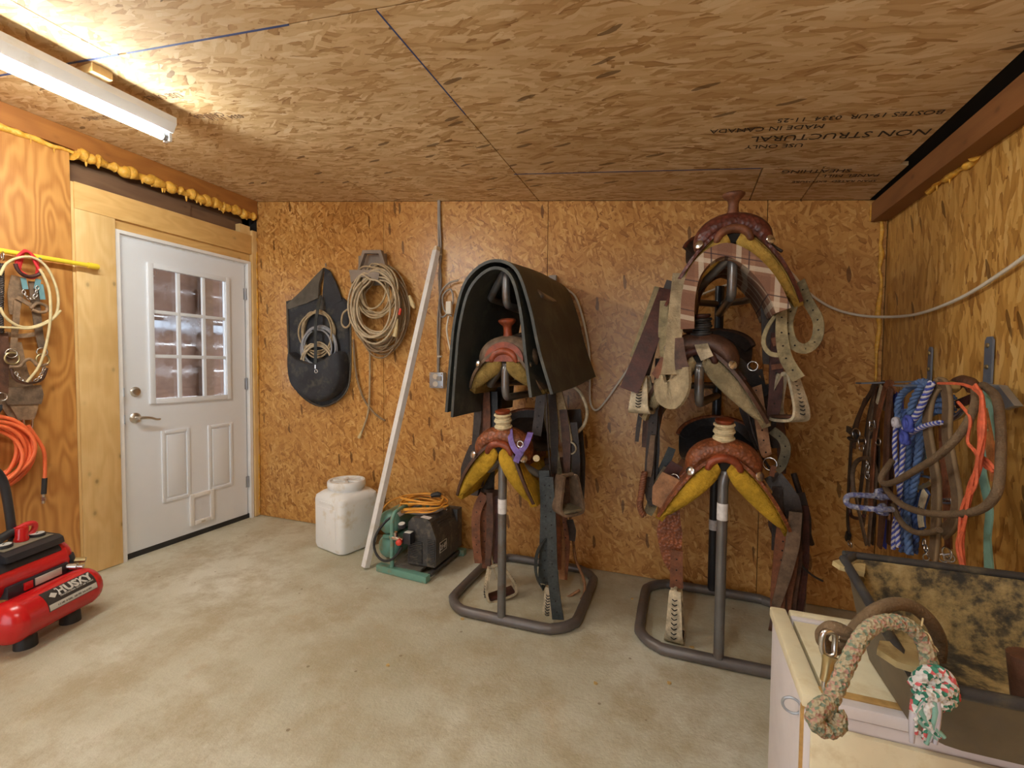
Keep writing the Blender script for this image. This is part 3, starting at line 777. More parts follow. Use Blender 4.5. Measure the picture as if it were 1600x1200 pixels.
ST(s, 'latigo', 'nylon_black', [(850,735),(853,790),(852,860),(850,912)], 2.12, [.052,.056,.06,.06], .006)
ST(s, 'latigo', 'nylon_black', [(858,745),(862,820),(864,900),(872,968)], 2.10, [.04,.045,.05,.058], .006)
ST(s, 'latigo', 'nylon_black', [(852,842),(840,862),(837,893),(846,918),(854,912)], [2.12,2.08,2.07,2.08,2.11], .03, .005, nrm=(.8,.6,0))
ST(s, 'billet', 'leather_strap', [(878,800),(884,840),(880,905)], 2.4, [.05,.05,.045], .006)
stirrup(s, PY(863,915,2.24), R(78), 'rawhide', 'leather_dark', .165, .032, .05, .06, 0)
TU(s, 'rein', 'leather_pale', [(890,800),(895,840),(900,875),(912,905),(912,930),(898,944),(882,938),(893,930),(906,922)], [2.44,2.44,2.45,2.44,2.42,2.40,2.4,2.42,2.44], .008)
MB().lathe([(.016,0),(.015,.006),(.004,.009)], PY(838,716,2.0), (.4,-.9,0), 14).build('button', 'horn_cotton', s)

s = S1M
for k, (x0, y0_, x1, y1_, m_) in enumerate(((747,615,741,700,'leather_dark'),(760,612,757,720,'leather_strap'),(772,612,768,735,'leather_black'),(862,612,866,740,'leather_dark'),(880,640,886,745,'leather_brown'),(896,660,900,780,'leather_dark'),(888,690,893,770,'webbing_olive'))):
    ST(s, 'hanging_strap', m_, [(x0,y0_),((x0+x1)/2+2,(y0_+y1_)/2),(x1,y1_)], 2.24+.02*k, [.04,.045,.03], .006)
s = S1L
for k, (x0, y0_, x1, y1_, m_) in enumerate(((765,770,762,884,'leather_brown'),(778,775,776,880,'leather_maroon'),(866,770,872,890,'leather_strap'),(872,800,878,905,'leather_pale'),(890,812,894,845,'leather_dark'))):
    ST(s, 'hanging_strap', m_, [(x0,y0_),((x0+x1)/2+2,(y0_+y1_)/2),(x1,y1_)], 2.2+.03*k, [.035,.04,.03], .006)
# --- stand by the chest: three saddles
s, T = make_saddle('saddle', (.185, 2.065, 1.705), 0, 'brown basket-stamped saddle on the topmost stand arm over a plaid blanket', 'leather_basket', 'wool_gold', 'leather_strap', 'plain', lift=.060, skirt='leather_basket')
S2T = s
ST(s, 'flank_cinch', 'leather_maroon', [(1043,452),(1027,498),(1005,555),(983,610)], [2.16,2.12,2.08,2.04], [.07,.078,.08,.082], .008)
ST(s, 'flank_backing', 'webbing', [(1034,450),(1018,498),(996,560)], [2.19,2.15,2.11], [.066,.07,.07], .005)
ST(s, 'cinch', 'mohair', [(1062,428),(1058,480),(1052,540),(1052,585)], [2.06,2.02,1.99,1.98], [.055,.065,.060,.10], .016)
ST(s, 'cinch', 'mohair', [(1064,575),(1062,600),(1050,617),(1034,612),(1030,590)], [1.975,1.97,1.99,2.03,2.07], [.10,.12,.12,.10,.07], .014, nrm=(.75,.6,.1))
ST(s, 'cinch_binding', 'leather_brown', [(1061,528),(1063,560),(1066,576)], [1.985,1.965,1.96], [.03,.045,.055], .004)
ST(s, 'webbing_strap', 'webbing', [(1038,470),(1036,520),(1040,560),(1050,590)], 2.10, [.035,.04,.04,.03], .005)
ring(s, 'buckle', PY(1047,545,2.05), .022, (0,1,.3))
ST(s, 'billet', 'leather_strap', [(1040,560),(1030,580),(1022,588)], 2.06, [.04,.045,.03], .006)
ST(s, 'stirrup_leather', 'leather_dark', [(1052,440),(1022,520),(1005,588)], 2.2, [.06,.06,.055], .008)
stirrup(s, PY(1004,588,2.12), R(78), 'rawhide', 'leather_black', .155, .022, .05, .085)
ST(s, 'latigo', 'webbing', [(1231,447),(1240,470),(1231,505),(1238,535),(1258,545),(1276,530),(1278,500),(1262,470),(1250,440)], [2.2,2.14,2.1,2.08,2.08,2.1,2.13,2.18,2.24], .040, .005, nrm=(.55,.83,.1))
ST(s, 'webbing_strap', 'webbing', [(1222,478),(1221,520),(1228,560),(1248,592)], [2.10,2.06,2.04,2.03], [.034,.042,.046,.046], .005)
ST(s, 'webbing_strap', 'webbing', [(1218,485),(1200,510),(1193,535),(1203,552),(1221,555)], [2.12,2.08,2.07,2.06,2.05], .018, .004, nrm=(.7,.7,0))
fender(s, [(1212,470),(1212,530),(1208,570)], 2.30, [.12,.11,.08], 'leather_dark')
ST(s, 'stirrup_leather', 'leather_maroon', [(1216,520),(1213,570),(1211,620),(1206,655)], 2.16, [.05,.052,.05,.045], .008)
ST(s, 'keeper', 'leather_strap', [(1205,574),(1226,571)], 2.145, .022, .006)
ST(s, 'keeper', 'leather_strap', [(1206,535),(1218,532)], 2.145, .035, .006)
stirrup(s, PY(1230,584,2.14), R(-58), 'rawhide', 'leather_brown', .185, .024, .066, .07, R(-4))
TU(s, 'tie_string', 'leather_dark', [(1196,372),(1208,384),(1222,393)], [2.1,2.06,2.04], .006)
# plaid blanket under the saddle
def blanket(front, yf, yb, dx, dz, name, mat, label, cat, th):
    P = smooth_path([PY(x, y, yf) for x, y in front], 5); g_ = []
    for p in P:
        g_.append([p + Vector((dx*j/6, (yb-yf)*j/6, dz*j/6 + .004*math.sin(j*1.7+p.z*9))) for j in range(7)])
    return tag(MB().sheet(g_, th).build(name, mat, None, 60), label, cat)
blanket([(1074,514),(1075,470),(1084,430),(1106,402),(1134,390),(1164,402),(1192,428),(1212,458),(1224,486)], 1.985, 2.58, .03, .02, 'saddle_blanket', 'plaid_wool', 'brown and cream plaid wool blanket folded beneath the topmost saddle', 'blanket', .052)

s, T = make_saddle('saddle', (.073, 2.085, 1.265), R(-10), 'dark brown saddle with a black rubber-wrapped horn and cream wool', 'leather_brown', 'wool_cream', 'leather_maroon', 'leather_black', lift=.012)
S2M = s
ST(s, 'swell_band', 'rawhide', [(1093,530),(1098,545),(1105,560)], [2.10,2.03,2.02], .05, .006)
ST(s, 'billet', 'leather_pale', [(1178,588),(1186,640),(1195,700),(1199,712)], [2.25,2.2,2.16,2.16], [.05,.046,.044,.035], .006)
ST(s, 'rigging_strap', 'leather_black', [(1150,565),(1175,590),(1196,618)], [2.2,2.22,2.26], .05, .008)
ring(s, 'rigging_ring', PY(1176,572,2.2), .02, (.3,1,0))
fender(s, [(1168,580),(1180,640),(1196,700)], 2.36, [.12,.13,.08], 'leather_dark')
TU(s, 'rein', 'leather_dark', [(1168,640),(1178,680),(1196,722),(1212,742)], 2.2, .006)
ST(s, 'latigo', 'webbing_olive', [(1206,672),(1222,685),(1228,702),(1222,725),(1212,735)], 2.2, .04, .005, nrm=(.6,.8,0))
ring(s, 'cinch_ring', PY(1203,725,2.14), .026, (.3,1,0))
ST(s, 'tie_end', 'leather_strap', [(1209,728),(1205,744)], 2.13, .02, .006)
fender(s, [(1030,600),(1020,650),(1014,700)], 2.36, [.10,.09,.07], 'leather_brown')
ST(s, 'stirrup_leather', 'leather_dark', [(1022,640),(1018,690),(1014,760),(1020,790)], 2.22, [.036,.04,.045,.035], .008)
ST(s, 'tie_strap', 'leather_dark', [(1001,645),(997,670),(995,690)], 2.18, [.02,.02,.016], .006)
ST(s, 'quirt_end', 'leather_dusty', [(1020,680),(1016,720),(1014,745)], 2.2, [.02,.028,.02], .006)
qp = smooth_path([PY(x,y,2.16) for x,y in ((1007,738),(1003,765),(1000,790),(1006,806))], 8)
MB().strands(qp, .008, .008, 22, 4, 6, 1).build('braided_quirt', 'leather_strap', s, 80)
ST(s, 'webbing_strap', 'webbing_olive', [(1044,732),(1026,762),(1020,785),(1012,803)], 2.24, [.045,.045,.05,.04], .006)

s, T = make_saddle('saddle', (.173, 2.065, .825), 0, 'orange-brown floral tooled saddle on the lowest stand arm with cotton-wrapped horn', 'leather_tan', 'wool_yellow', 'leather_smooth_red', 'horn_cotton', lift=.012, seat='leather_black')
S2L = s
fender(s, [(1052,745),(1040,770),(1030,792)], 2.12, [.10,.12,.06], 'leather_pale', t=.012)
ST(s, 'rigging_strap', 'leather_maroon', [(1058,725),(1040,755),(1028,786)], 2.24, [.06,.075,.07], .008)
ring(s, 'rigging_ring', PY(1054,748,2.14), .02, (.3,1,0))
fender(s, [(1050,790),(1046,830),(1050,870),(1056,895)], 2.24, [.06,.115,.09,.04], 'leather_tan')
ST(s, 'stirrup_leather', 'leather_strap', [(1058,860),(1057,890),(1057,918)], 2.21, [.05,.055,.06], .012)
stirrup(s, PY(1056,920,2.2), R(85), 'rawhide', 'leather_dark', .225, .030, .05, .075)
fender(s, [(1222,770),(1232,820),(1238,870)], 2.30, [.10,.16,.10], 'leather_brown')
ST(s, 'stirrup_leather', 'leather_strap', [(1226,810),(1222,860),(1216,920),(1214,960)], 2.12, [.05,.06,.055,.05], .006)
ST(s, 'latigo', 'leather_dusty', [(1243,800),(1238,850),(1226,900),(1212,948)], 2.10, [.045,.05,.045,.03], .006)
for k, (x0, x1) in enumerate(((1240,1232),(1246,1240),(1250,1246),(1253,1254))):
    ST(s, 'saddle_string', ('leather_strap','leather_brown','leather_maroon','leather_dusty')[k], [(x0-4,810),(x0+2,870),(x1,930),(x1-1,958)], 2.16+.03*k, [.03,.026,.028,.02], .005)
for k, (x0, y0_, x1, y1_) in enumerate(((1214,760,1210,860),(1236,790,1222,948),(1248,800,1232,952),(1256,790,1250,955),(1250,770,1262,850))):
    ST(s, 'saddle_string', ('leather_dark','leather_brown','leather_dark','leather_maroon','leather_dark')[k], [(x0,y0_),((x0+x1)/2+3,(y0_+y1_)/2),(x1,y1_)], 2.14+.03*k, [.035,.04,.022], .006)
ST(s, 'rigging_strap', 'leather_dark', [(1206,742),(1232,780),(1244,815)], [2.2,2.16,2.16], [.07,.08,.05], .01)
TU(s, 'thong', 'leather_dark', [(1247,840),(1252,880),(1268,898),(1286,908)], 2.2, .0045)
TU(s, 'tie_string', 'leather_dark', [(1240,740),(1252,780),(1262,830),(1268,850)], [2.3,2.3,2.3,2.32], .012)
stirrup(s, PY(1222,925,2.2), R(70), 'leather_brown', 'leather_dark', .16, .03, .05, .07, lace=False)

s = S2M
for k, (x0, y0_, x1, y1_, m_) in enumerate(((1030,560,1024,640,'leather_dark'),(1016,640,1012,740,'leather_brown'),(1024,650,1020,760,'leather_black'),(1050,700,1026,748,'nylon_black'),(1172,600,1190,690,'leather_brown'),(1186,600,1212,700,'leather_dark'),(1200,600,1206,680,'leather_black'),(1216,640,1222,740,'leather_brown'))):
    ST(s, 'hanging_strap', m_, [(x0,y0_),((x0+x1)/2+2,(y0_+y1_)/2),(x1,y1_)], 2.22+.02*k, [.035,.04,.03], .006)
# --- rubber mats thrown over the top arm
def draped(front, yf, yb, name, label, th=.014):
    P = smooth_path([PY(x, y, yf) for x, y in front], 5); g_ = []; n = len(P)
    for i, p in enumerate(P):
        u = i/(n-1); row = []
        for j in range(9):
            v = j/8; dz = .035*v*(1-abs(2*u-1)**2) + (.06*v*max(0,u-.6)/.4) + .006*math.sin(v*5+u*9)
            row.append(p + Vector((.045*v + .03*v*max(0,u-.6), (yb-yf)*v, dz)))
        g_.append(row)
    return tag(MB().sheet(g_, th).build(name, 'rubber_mat', None, 50), label, 'mat')
draped([(706,652),(711,580),(718,510),(734,450),(766,418),(796,428),(812,482),(821,560),(829,622)], 1.955, 2.66, 'rubber_mat', 'black rubber mat, inner layer of two draped over the saddle stand')
draped([(697,644),(703,570),(711,496),(729,436),(766,406),(804,418),(826,476),(842,550),(862,617)], 1.965, 2.72, 'rubber_mat', 'black rubber mat, outer layer of two draped over the saddle stand')
# ---------------------------------------------------------------- left wall: hanging tack, hose, red compressor
plain('red_enamel', (.55,.012,.014), .22, var=.12, scale=4, spec=.6)
plain('black_plastic', (.022,.022,.028), .42, var=.2)
plain('panel_olive', (.24,.21,.15), .5, var=.1)
plain('gauge_face', (.74,.74,.70), .3, var=.05)
plain('label_black', (.035,.03,.028), .4)
plain('label_silver', (.60,.57,.52), .4, var=.06)
plain('hose_orange', (.86,.17,.055), .42, var=.12, scale=18)
plain('hose_red', (.60,.03,.03), .4)
plain('brass', (.52,.42,.22), .35, .9, var=.15)
plain('bar_yellow', (.86,.62,.04), .45, var=.06)
plain('rope_red', (.66,.025,.03), .7, var=.25, scale=60, bump=.5, bscale=180)
plain('rope_cream', (.62,.50,.27), .65, var=.15, scale=30)
plain('teal_nylon', (.13,.26,.28), .7, var=.2)
def tank(mb, c, axis, r, L, n=22):
    h = L/2; prof = []
    for k in range(7):
        a = R(90*k/6); prof.append((max(r*math.sin(a), .004), -h-r*.62*math.cos(a)))
    prof += [(r*1.012,-h+.004),(r*1.012,-h+.012),(r,-h+.016),(r,h-.016),(r*1.012,h-.012),(r*1.012,h-.004)]
    for k in range(6,-1,-1):
        a = R(90*k/6); prof.append((max(r*math.sin(a), .004), h+r*.62*math.cos(a)))
    return mb.lathe(prof, c, axis, n)
def wrap_text(name, body, size, yc, th0, x0, z0, r, mat, parent, lift=.0012, sc=1.0, bold=0):
    o = text_mesh(name, body, size, (0,0,0), (0,1,0), (0,0,1), mat, parent, .0006, 'CENTER', bold)
    for v in o.data.vertices:
        y, a, e = v.co.y, v.co.z, v.co.x; th = th0+a/r; rr = r+lift+e
        v.co = Vector((x0+rr*math.cos(th), yc+y*sc, z0+rr*math.sin(th)))
    return o
def wrap_patch(name, ya, yb, ta, tb, x0, z0, r, mat, parent, lift=.0006):
    g_ = []
    for i in range(3):
        y = ya+(yb-ya)*i/2; g_.append([(x0+(r+lift)*math.cos(ta+(tb-ta)*j/8), y, z0+(r+lift)*math.sin(ta+(tb-ta)*j/8)) for j in range(9)])
    return MB().sheet(g_, .0008).build(name, mat, parent)
rc = thing('air_compressor', (-2.86, 1.08, 0), 'red twin-tank air compressor with two gauges beside the plywood wall', 'compressor')
lx, lz, lr = -2.80, .142, .092; ux, uz, ur = -2.955, .285, .092
lower = tank(MB(), (lx,1.185,lz), (0,1,0), lr, .33).build('tank', 'red_enamel', rc, 50)
tank(MB(), (ux,1.185,uz), (0,1,0), ur, .33).build('tank', 'red_enamel', rc, 50)
for x, y in ((lx+.0,1.285),(lx+.0,1.085),(ux,1.285),(ux,1.085)):
    MB().lathe([(.040,0),(.038,.045),(.033,.060)], (x,y,0), (0,0,1), 16).build('rubber_foot', 'black_rubber', rc)
    if x == ux: MB().box((x,y,.115),(.05,.05,.13)).build('foot_bracket', 'red_enamel', rc)
wrap_patch('name_plate', 1.105, 1.335, R(2), R(62), lx, lz, lr, 'label_black', lower)
wrap_patch('plate_border', 1.108, 1.332, R(4), R(20), lx, lz, lr, 'label_silver', lower, .0014)
wrap_text('lettering', 'HUSKY', .050, 1.245, R(36), lx, lz, lr, 'label_silver', lower, .0016, 1.05, .0022)
wrap_text('lettering', 'PROFESSIONAL DUTY AIR TOOLS', .0105, 1.245, R(29), lx, lz, lr, 'label_silver', lower, .0016)
wrap_text('lettering', '1.5 HP  4 GAL  125 PSI  3.6 SCFM', .0115, 1.222, R(9), lx, lz, lr, 'label_black', lower, .0024)
g_ = [Vector((lx+(lr+.0022)*math.cos(R(42+dt)), 1.142+dy, lz+(lr+.0022)*math.sin(R(42+dt)))) for dy, dt in ((-.018,0),(0,-9),(.018,0),(0,9))]
MB().prism(g_, (.0006,0,.0006)).build('emblem', 'label_silver', lower)
# shroud and control panel on the upper tank
sh = MB().rings([[Vector((ux+a, y, uz+b)) for a, b in ((-.098,.03),(-.085,.07),(-.05,.098),(.04,.100),(.074,.066),(.080,.05),(.05,.03),(-.06,.03))] for y in (1.03,1.05,1.30,1.325)]).build('shroud', 'black_plastic', rc, 40)
con = MB().rings([[Vector((ux+.010+a*s_, y, uz+.085+b)) for a, b in ((-.075,.0),(-.072,.05),(.045,.040),(.070,.028),(.078,.0))] for y, s_ in ((1.085,.9),(1.10,1),(1.32,.95),(1.345,.85))]).build('console', 'black_plastic', rc, 40)
pn = Vector((.085,0,1)).normalized()
MB().prism([(ux-.055,1.105,uz+.1365),(ux+.048,1.105,uz+.1275),(ux+.044,1.322,uz+.1275),(ux-.052,1.322,uz+.1365)], (0,0,.003)).build('console_face', 'panel_olive', con)
for y in (1.145, 1.288):
    c = Vector((ux-.002, y, uz+.135)); gb = MB().lathe([(.031,0),(.031,.010),(.027,.012)], c, pn, 24).build('gauge', 'black_plastic', con)
    MB().lathe([(.026,.0115),(.026,.0135)], c, pn, 24).build('gauge_face', 'gauge_face', gb)
    MB().box(c+pn*.0145, (.003,.020,.001), Matrix.Rotation(.6,3,'Z')).build('needle', 'label_black', gb)
MB().lathe([(.027,0),(.027,.012),(.023,.02),(.024,.058),(.021,.064),(.003,.065)], (ux-.006,1.222,uz+.135), pn, 14).build('regulator_knob', 'red_enamel', con, 30)
# pressure switch and outlet fittings between the tanks
MB().bbox((lx-.075,1.20,.245),(.05,.27,.055),.006).build('switch_box', 'black_plastic', rc)
MB().bbox((lx-.047,1.235,.247),(.004,.12,.034),.001).build('switch_label', 'label_silver', rc)
MB().bbox((lx-.046,1.145,.246),(.008,.035,.034),.002).build('switch', 'red_enamel', rc)
MB().tube([(lx-.06,1.33,.25),(lx-.02,1.345,.245)], .016, n=12, sub=1).tube([(lx-.02,1.345,.245),(lx+.005,1.352,.243)], .011, n=12, sub=1).build('coupler', 'chrome', rc)
MB().tube([(lx-.07,1.375,.262),(lx-.03,1.40,.255)], .014, n=8, sub=1).build('outlet_fitting', 'brass', rc)
MB().tube([(lx-.075,1.36,.30),(lx-.075,1.372,.25),(lx-.075,1.368,.20)], .018, n=10, sub=2).build('pressure_pipe', 'black_plastic', rc)
# bent carrying handle
MB().tube([(ux-.05,1.23,.35),(ux-.05,1.215,.55),(ux-.05,1.195,.70),(ux-.05,1.16,.770),(ux-.05,1.12,.785),(ux-.05,1.06,.785),(ux-.05,1.02,.75),(ux-.05,1.01,.36)], .017, n=12, sub=5).build('handle', 'black_plastic', rc, 60)
MB().tube([(ux-.03,1.02,.40),(ux-.03,1.10,.435),(ux-.03,1.21,.468)], .019, n=10, sub=3).build('hose_grip', 'black_rubber', rc)
MB().tube([(ux-.03,1.20,.466),(ux-.02,1.262,.485),(ux-.015,1.29,.475),(ux-.02,1.285,.44),(ux-.03,1.23,.40),(ux-.03,1.15,.385)], .0125, n=10, sub=4).build('red_hose', 'hose_red', rc, 60)
MB().tube([(-3.1,1.24,.36),(-3.1,1.22,.46),(-3.1,1.17,.50),(-3.1,1.1,.50)], .011, n=8, sub=4).build('yellow_hose', 'bar_yellow', rc, 60)

piv = Vector((lx, 1.40, 0)); rq = Matrix.Rotation(R(19), 3, 'Z')          # the machine stands turned out from the wall
for o in rc.children_recursive:
    for v in o.data.vertices: v.co = piv + rq @ (v.co-piv)
    o.data.update()
# orange air hose coiled on a wall hook
hz = thing('air_hose', (-3.2, 1.24, .92), 'coiled orange air hose with a steel connector hung on the plywood wall', 'hose')
rng = random.Random(5); cy_, cz_ = 1.175, .80
mb = MB(); pts = []
for k in range(11):
    ry, rz = rng.uniform(.125,.185), rng.uniform(.14,.205); ox, oy, oz = rng.uniform(-.05,.05), rng.uniform(-.012,.012), rng.uniform(-.02,.02)
    for a in range(0, 360, 30): pts.append((-3.195+ox+.012*math.sin(R(a*2+k*40)), cy_+oy+ry*math.sin(R(a)), cz_+oz+rz*math.cos(R(a))))
mb.tube(pts, .0085, n=7, sub=3)
mb.build('coil', 'hose_orange', hz, 80)
MB().tube([(-3.19,1.34,.93),(-3.185,1.395,.80),(-3.185,1.400,.70),(-3.185,1.398,.64)], .0085, n=8, sub=4).build('hose_end', 'hose_orange', hz, 80)
MB().tube([(-3.185,1.398,.64),(-3.185,1.392,.555)], .012, n=8, sub=1).build('strain_relief', 'black_rubber', hz)
MB().tube([(-3.185,1.392,.555),(-3.185,1.389,.505)], .008, n=8, sub=1).lathe([(.011,0),(.011,.02)], (-3.185,1.390,.52), (0,0,1), 6).build('connector', 'chrome', hz)
MB().tube([(-3.26,1.21,1.02),(-3.14,1.21,1.015),(-3.12,1.21,1.05)], .011, n=8, sub=3).build('hook', 'black_plastic', hz)

# yellow bar carrying the bridles
yb_ = thing('tack_bar', (-3.235, 1.1, 1.80), 'yellow steel bar fixed along the plywood wall', 'bar')
MB().tube([(-3.225,.45,1.815),(-3.225,1.665,1.822)], .0125, n=12, sub=1).build('bar', 'bar_yellow', yb_)
MB().lathe([(.017,0),(.0175,.04),(.015,.05),(.004,.052)], (-3.225,1.635,1.822), (0,1,0), 14).build('end_cap', 'bar_yellow', yb_)
for y in (.7, 1.42): MB().tube([(-3.27,y,1.80),(-3.225,y,1.80),(-3.21,y,1.815)], .006, n=6, sub=2).build('bracket', 'galvanised', yb_)
def XT(parent, name, mat, pts, X, r, n=8, sub=5, closed=False, group=None):
    Xs = lerp_list(X, len(pts)); return MB().tube([PX(p[0],p[1],x) for p, x in zip(pts, Xs)], r, n=n, sub=sub, closed=closed).build(name, mat, parent, 70)
def XS(parent, name, mat, pts, X, w, t=.006, sub=4, nrm=(1,0,0)):
    Xs = lerp_list(X, len(pts)); Q = smooth_path([PX(p[0],p[1],x) for p, x in zip(pts, Xs)], sub); m = len(Q); nn = Vector(nrm)
    D = [(Q[min(i+1,m-1)]-Q[max(i-1,0)]).normalized().cross(nn) for i in range(m)]
    return MB().strap(Q, lerp_list(w, m), t, D, sub=1).build(name, mat, parent, 50)
# red rope halter
rr_ = thing('rope_halter', PX(42,412,-3.2), 'red rope halter bunched over the yellow bar', 'halter')
for k, dx in enumerate((-3, 0, 3, 5)):
    XT(rr_, 'cord', 'rope_red', [(28+dx*.6,418),(30+dx,402),(38,393-k*.6),(48,396),(55+dx*.5,408),(60-dx*.4,424),(54,434),(42,430+k),(32,424+k)], -3.195-.006*k, .0065, closed=True)
XT(rr_, 'knot', 'leather_maroon', [(24,412),(27,420),(34,428),(46,432),(58,430),(66,424)], -3.185, .009)
# chain-and-nylon curb
cc = thing('curb_chain', PX(44,455,-3.2), 'steel curb chain on teal nylon tabs below the red rope', 'chain')
for a, b in (((36,434),(40,452)), ((60,436),(57,452)), ((63,444),(67,468))): XS(cc, 'nylon_tab', 'teal_nylon', [a, ((a[0]+b[0])/2,(a[1]+b[1])/2), b], -3.20, .022, .004)
def chain(parent, pts, X, r=.0065, t=.0022, name='link', planeX=True, mat='chrome', Y=None):
    P = smooth_path([PX(p[0],p[1],X) if planeX else PY(p[0],p[1],Y) for p in pts], 6); acc = 0; last = P[0]; k = 0
    for i in range(1, len(P)):
        acc += (P[i]-P[i-1]).length
        if acc > r*1.7:
            acc = 0; T = (P[i]-last).normalized(); last = P[i]; k += 1
            N = Vector((1,0,0)) if k % 2 else Vector((.6,.6,.5)); W = T.cross(N).normalized()
            MB().tube([P[i]+T*r*1.2*math.cos(R(a))+W*r*.75*math.sin(R(a)) for a in range(0,360,45)], t, n=5, sub=2, closed=True).build(name, mat, parent, 80)
chain(cc, [(36,450),(39,460),(48,467),(55,462),(58,450)], -3.195, .009, .003)
# brown bridle with bit
br = thing('bridle', PX(44,500,-3.22), 'worn brown leather bridle with a curb bit on the plywood wall', 'bridle')
XS(br, 'crown_strap', 'leather_weathered', [(28,432),(24,460),(22,492)], -3.225, [.05,.06,.035])
XS(br, 'cheek_strap', 'leather_weathered', [(27,470),(24,510),(20,548),(18,556)], -3.215, .026)
XS(br, 'cheek_strap', 'leather_dusty', [(52,440),(56,480),(61,520),(66,545)], -3.215, [.04,.036,.032,.03])
XS(br, 'brow_band', 'leather_weathered', [(26,464),(40,472),(54,480)], -3.205, .02)
XT(br, 'ear_loop', 'leather_weathered', [(48,482),(58,474),(72,478),(73,486),(62,488),(50,484)], -3.2, .008)
for x, y in ((18,552),(66,550)): ring(br, 'buckle', PX(x,y,-3.2), .022, (1,0,0)); 
for x, y in ((19,560),(67,562)): ring(br, 'bit_ring', PX(x,y,-3.2), .030, (1,.2,0), 'brass', .005)
XT(br, 'bit_bar', 'leather_weathered', [(15,573),(30,573),(38,565),(46,561),(54,566),(60,572),(74,569)], -3.19, .008)
XT(br, 'bit_shank', 'leather_brown', [(17,570),(22,590),(36,598),(52,598),(66,592),(73,575)], -3.195, .007)
chain(br, [(23,578),(30,590),(40,596)], -3.185, .008, .0028); chain(br, [(52,596),(62,590),(69,576)], -3.185, .008, .0028)
# breast collar with wide pad
bc = thing('breast_collar', PX(35,600,-3.24), 'dusty leather breast collar with a wide pad and wire buckle', 'tack')
XS(bc, 'pad', 'leather_weathered', [(12,535),(18,580),(27,620),(36,652)], -3.235, [.10,.12,.15,.10], .012)
XS(bc, 'pad_cover', 'leather_dusty', [(36,604),(38,618),(38,632)], -3.215, [.14,.15,.13], .010)
XS(bc, 'tip', 'leather_weathered', [(38,630),(40,645),(40,656)], -3.22, [.12,.085,.06], .010)
XT(bc, 'wire_buckle', 'chrome', [(37,655),(38,668),(44,671),(50,668),(51,655)], -3.21, .0045)
XS(bc, 'cross_strap', 'leather_weathered', [(8,521),(30,525),(56,522)], -3.245, .022)
# cream rope loops
cr = thing('cream_rope', PX(45,460,-3.19), 'thin cream rope looped over the bridle', 'rope')
XT(cr, 'loop', 'rope_cream', [(0,430),(10,412),(28,403),(50,402),(70,414),(84,438),(91,465),(88,490),(74,502),(50,511),(28,509),(8,495),(0,480)], -3.18, .0065)
XT(cr, 'tail', 'rope_cream', [(62,420),(76,450),(79,490),(74,530),(62,570),(42,597)], -3.172, .0065)
XT(cr, 'tail', 'rope_cream', [(-6,511),(20,512),(50,513),(78,502),(95,485)], -3.176, .0055)
# dark braided rein and snap at the picture's border of the bar
dr = thing('braided_rein', PX(2,500,-3.2), 'dark braided rein with a steel snap beside the bridle', 'rein')
MB().strands([PX(x,y,-3.2) for x,y in ((2,412),(2,450),(1,490),(2,520))], .006, .006, 30, 3, 6).build('braid', 'leather_dark', dr, 80)
XS(dr, 'strap', 'leather_brown', [(3,520),(4,560),(3,615)], -3.21, .045)
ring(dr, 'snap', PX(3,620,-3.19), .02, (1,0,0)); ring(dr, 'snap', PX(2,636,-3.19), .014, (.4,1,0)); ring(dr, 'bar_ring', PX(4,400,-3.21), .022, (.2,1,0))
# ---------------------------------------------------------------- back wall
plain('canvas_black', (.028,.030,.037), .8, var=.35, scale=6, bump=.4, bscale=120, c2=(.085,.078,.062))
plain('canvas_dusty', (.11,.095,.075), .85, var=.3, scale=10, bump=.4, bscale=120)
plain('canvas_inside', (.012,.012,.014), .9)
plain('lariat_tan', (.42,.32,.19), .65, var=.2, scale=25, bump=.5, bscale=220)
plain('lariat_pale', (.52,.42,.28), .65, var=.2, scale=25, bump=.5, bscale=220)
plain('lariat_brown', (.27,.185,.105), .65, var=.2, scale=25, bump=.5, bscale=220)
plain('lariat_grey', (.30,.31,.34), .6, var=.2, scale=25, bump=.5, bscale=220)
plain('hanger_grey', (.27,.22,.18), .55, var=.15)
plain('lumber_white', (.80,.79,.78), .5, var=.05, scale=6, c2=(.70,.66,.60))
plain('lumber_edge', (.70,.60,.44), .6, var=.1)
plain('cable_grey', (.33,.30,.27), .5)
plain('cable_white', (.72,.66,.55), .5, var=.08)
plain('pail_white', (.86,.87,.87), .42, var=.04, scale=5, c2=(.70,.64,.52))
plain('tank_green', (.155,.33,.26), .36, var=.14, scale=8, c2=(.27,.24,.13))
plain('motor_black', (.05,.048,.048), .48, var=.25, scale=12, c2=(.15,.13,.10))
plain('cord_orange', (.80,.36,.05), .45, var=.15)
plain('button_red', (.80,.07,.04), .4)

# rope bag hung on a nail
bag = thing('rope_bag', PY(498,540,2.72), 'black canvas rope bag hanging by its pointed flap on the wall', 'bag')
def pillow(outl, Y0, depth, mat, name, parent, shr=(1,1,.95,.82,.5)):
    P = smooth_path([PY(x,y,Y0) for x, y in outl], 4, True); c = sum(P, Vector())/len(P); secs = []
    for k, s_ in enumerate(shr):
        yy = (0,.35,.75,.93,1.0)[k]*depth; secs.append([c+(p-c)*s_+Vector((0,-yy,0)) for p in P])
    return MB().rings(secs).build(name, mat, parent, 60)
pillow([(449,482),(452,470),(480,468),(520,462),(542,470),(547,500),(548,560),(546,592),(536,620),(508,636),(480,626),(458,600),(452,560)], 2.788, .03, 'canvas_black', 'back_panel', bag)
pillow([(462,552),(474,560),(498,568),(524,560),(540,550),(543,588),(532,614),(508,627),(484,618),(465,595)], 2.752, .100, 'canvas_black', 'front_pocket', bag, (1,1,.985,.94,.8))
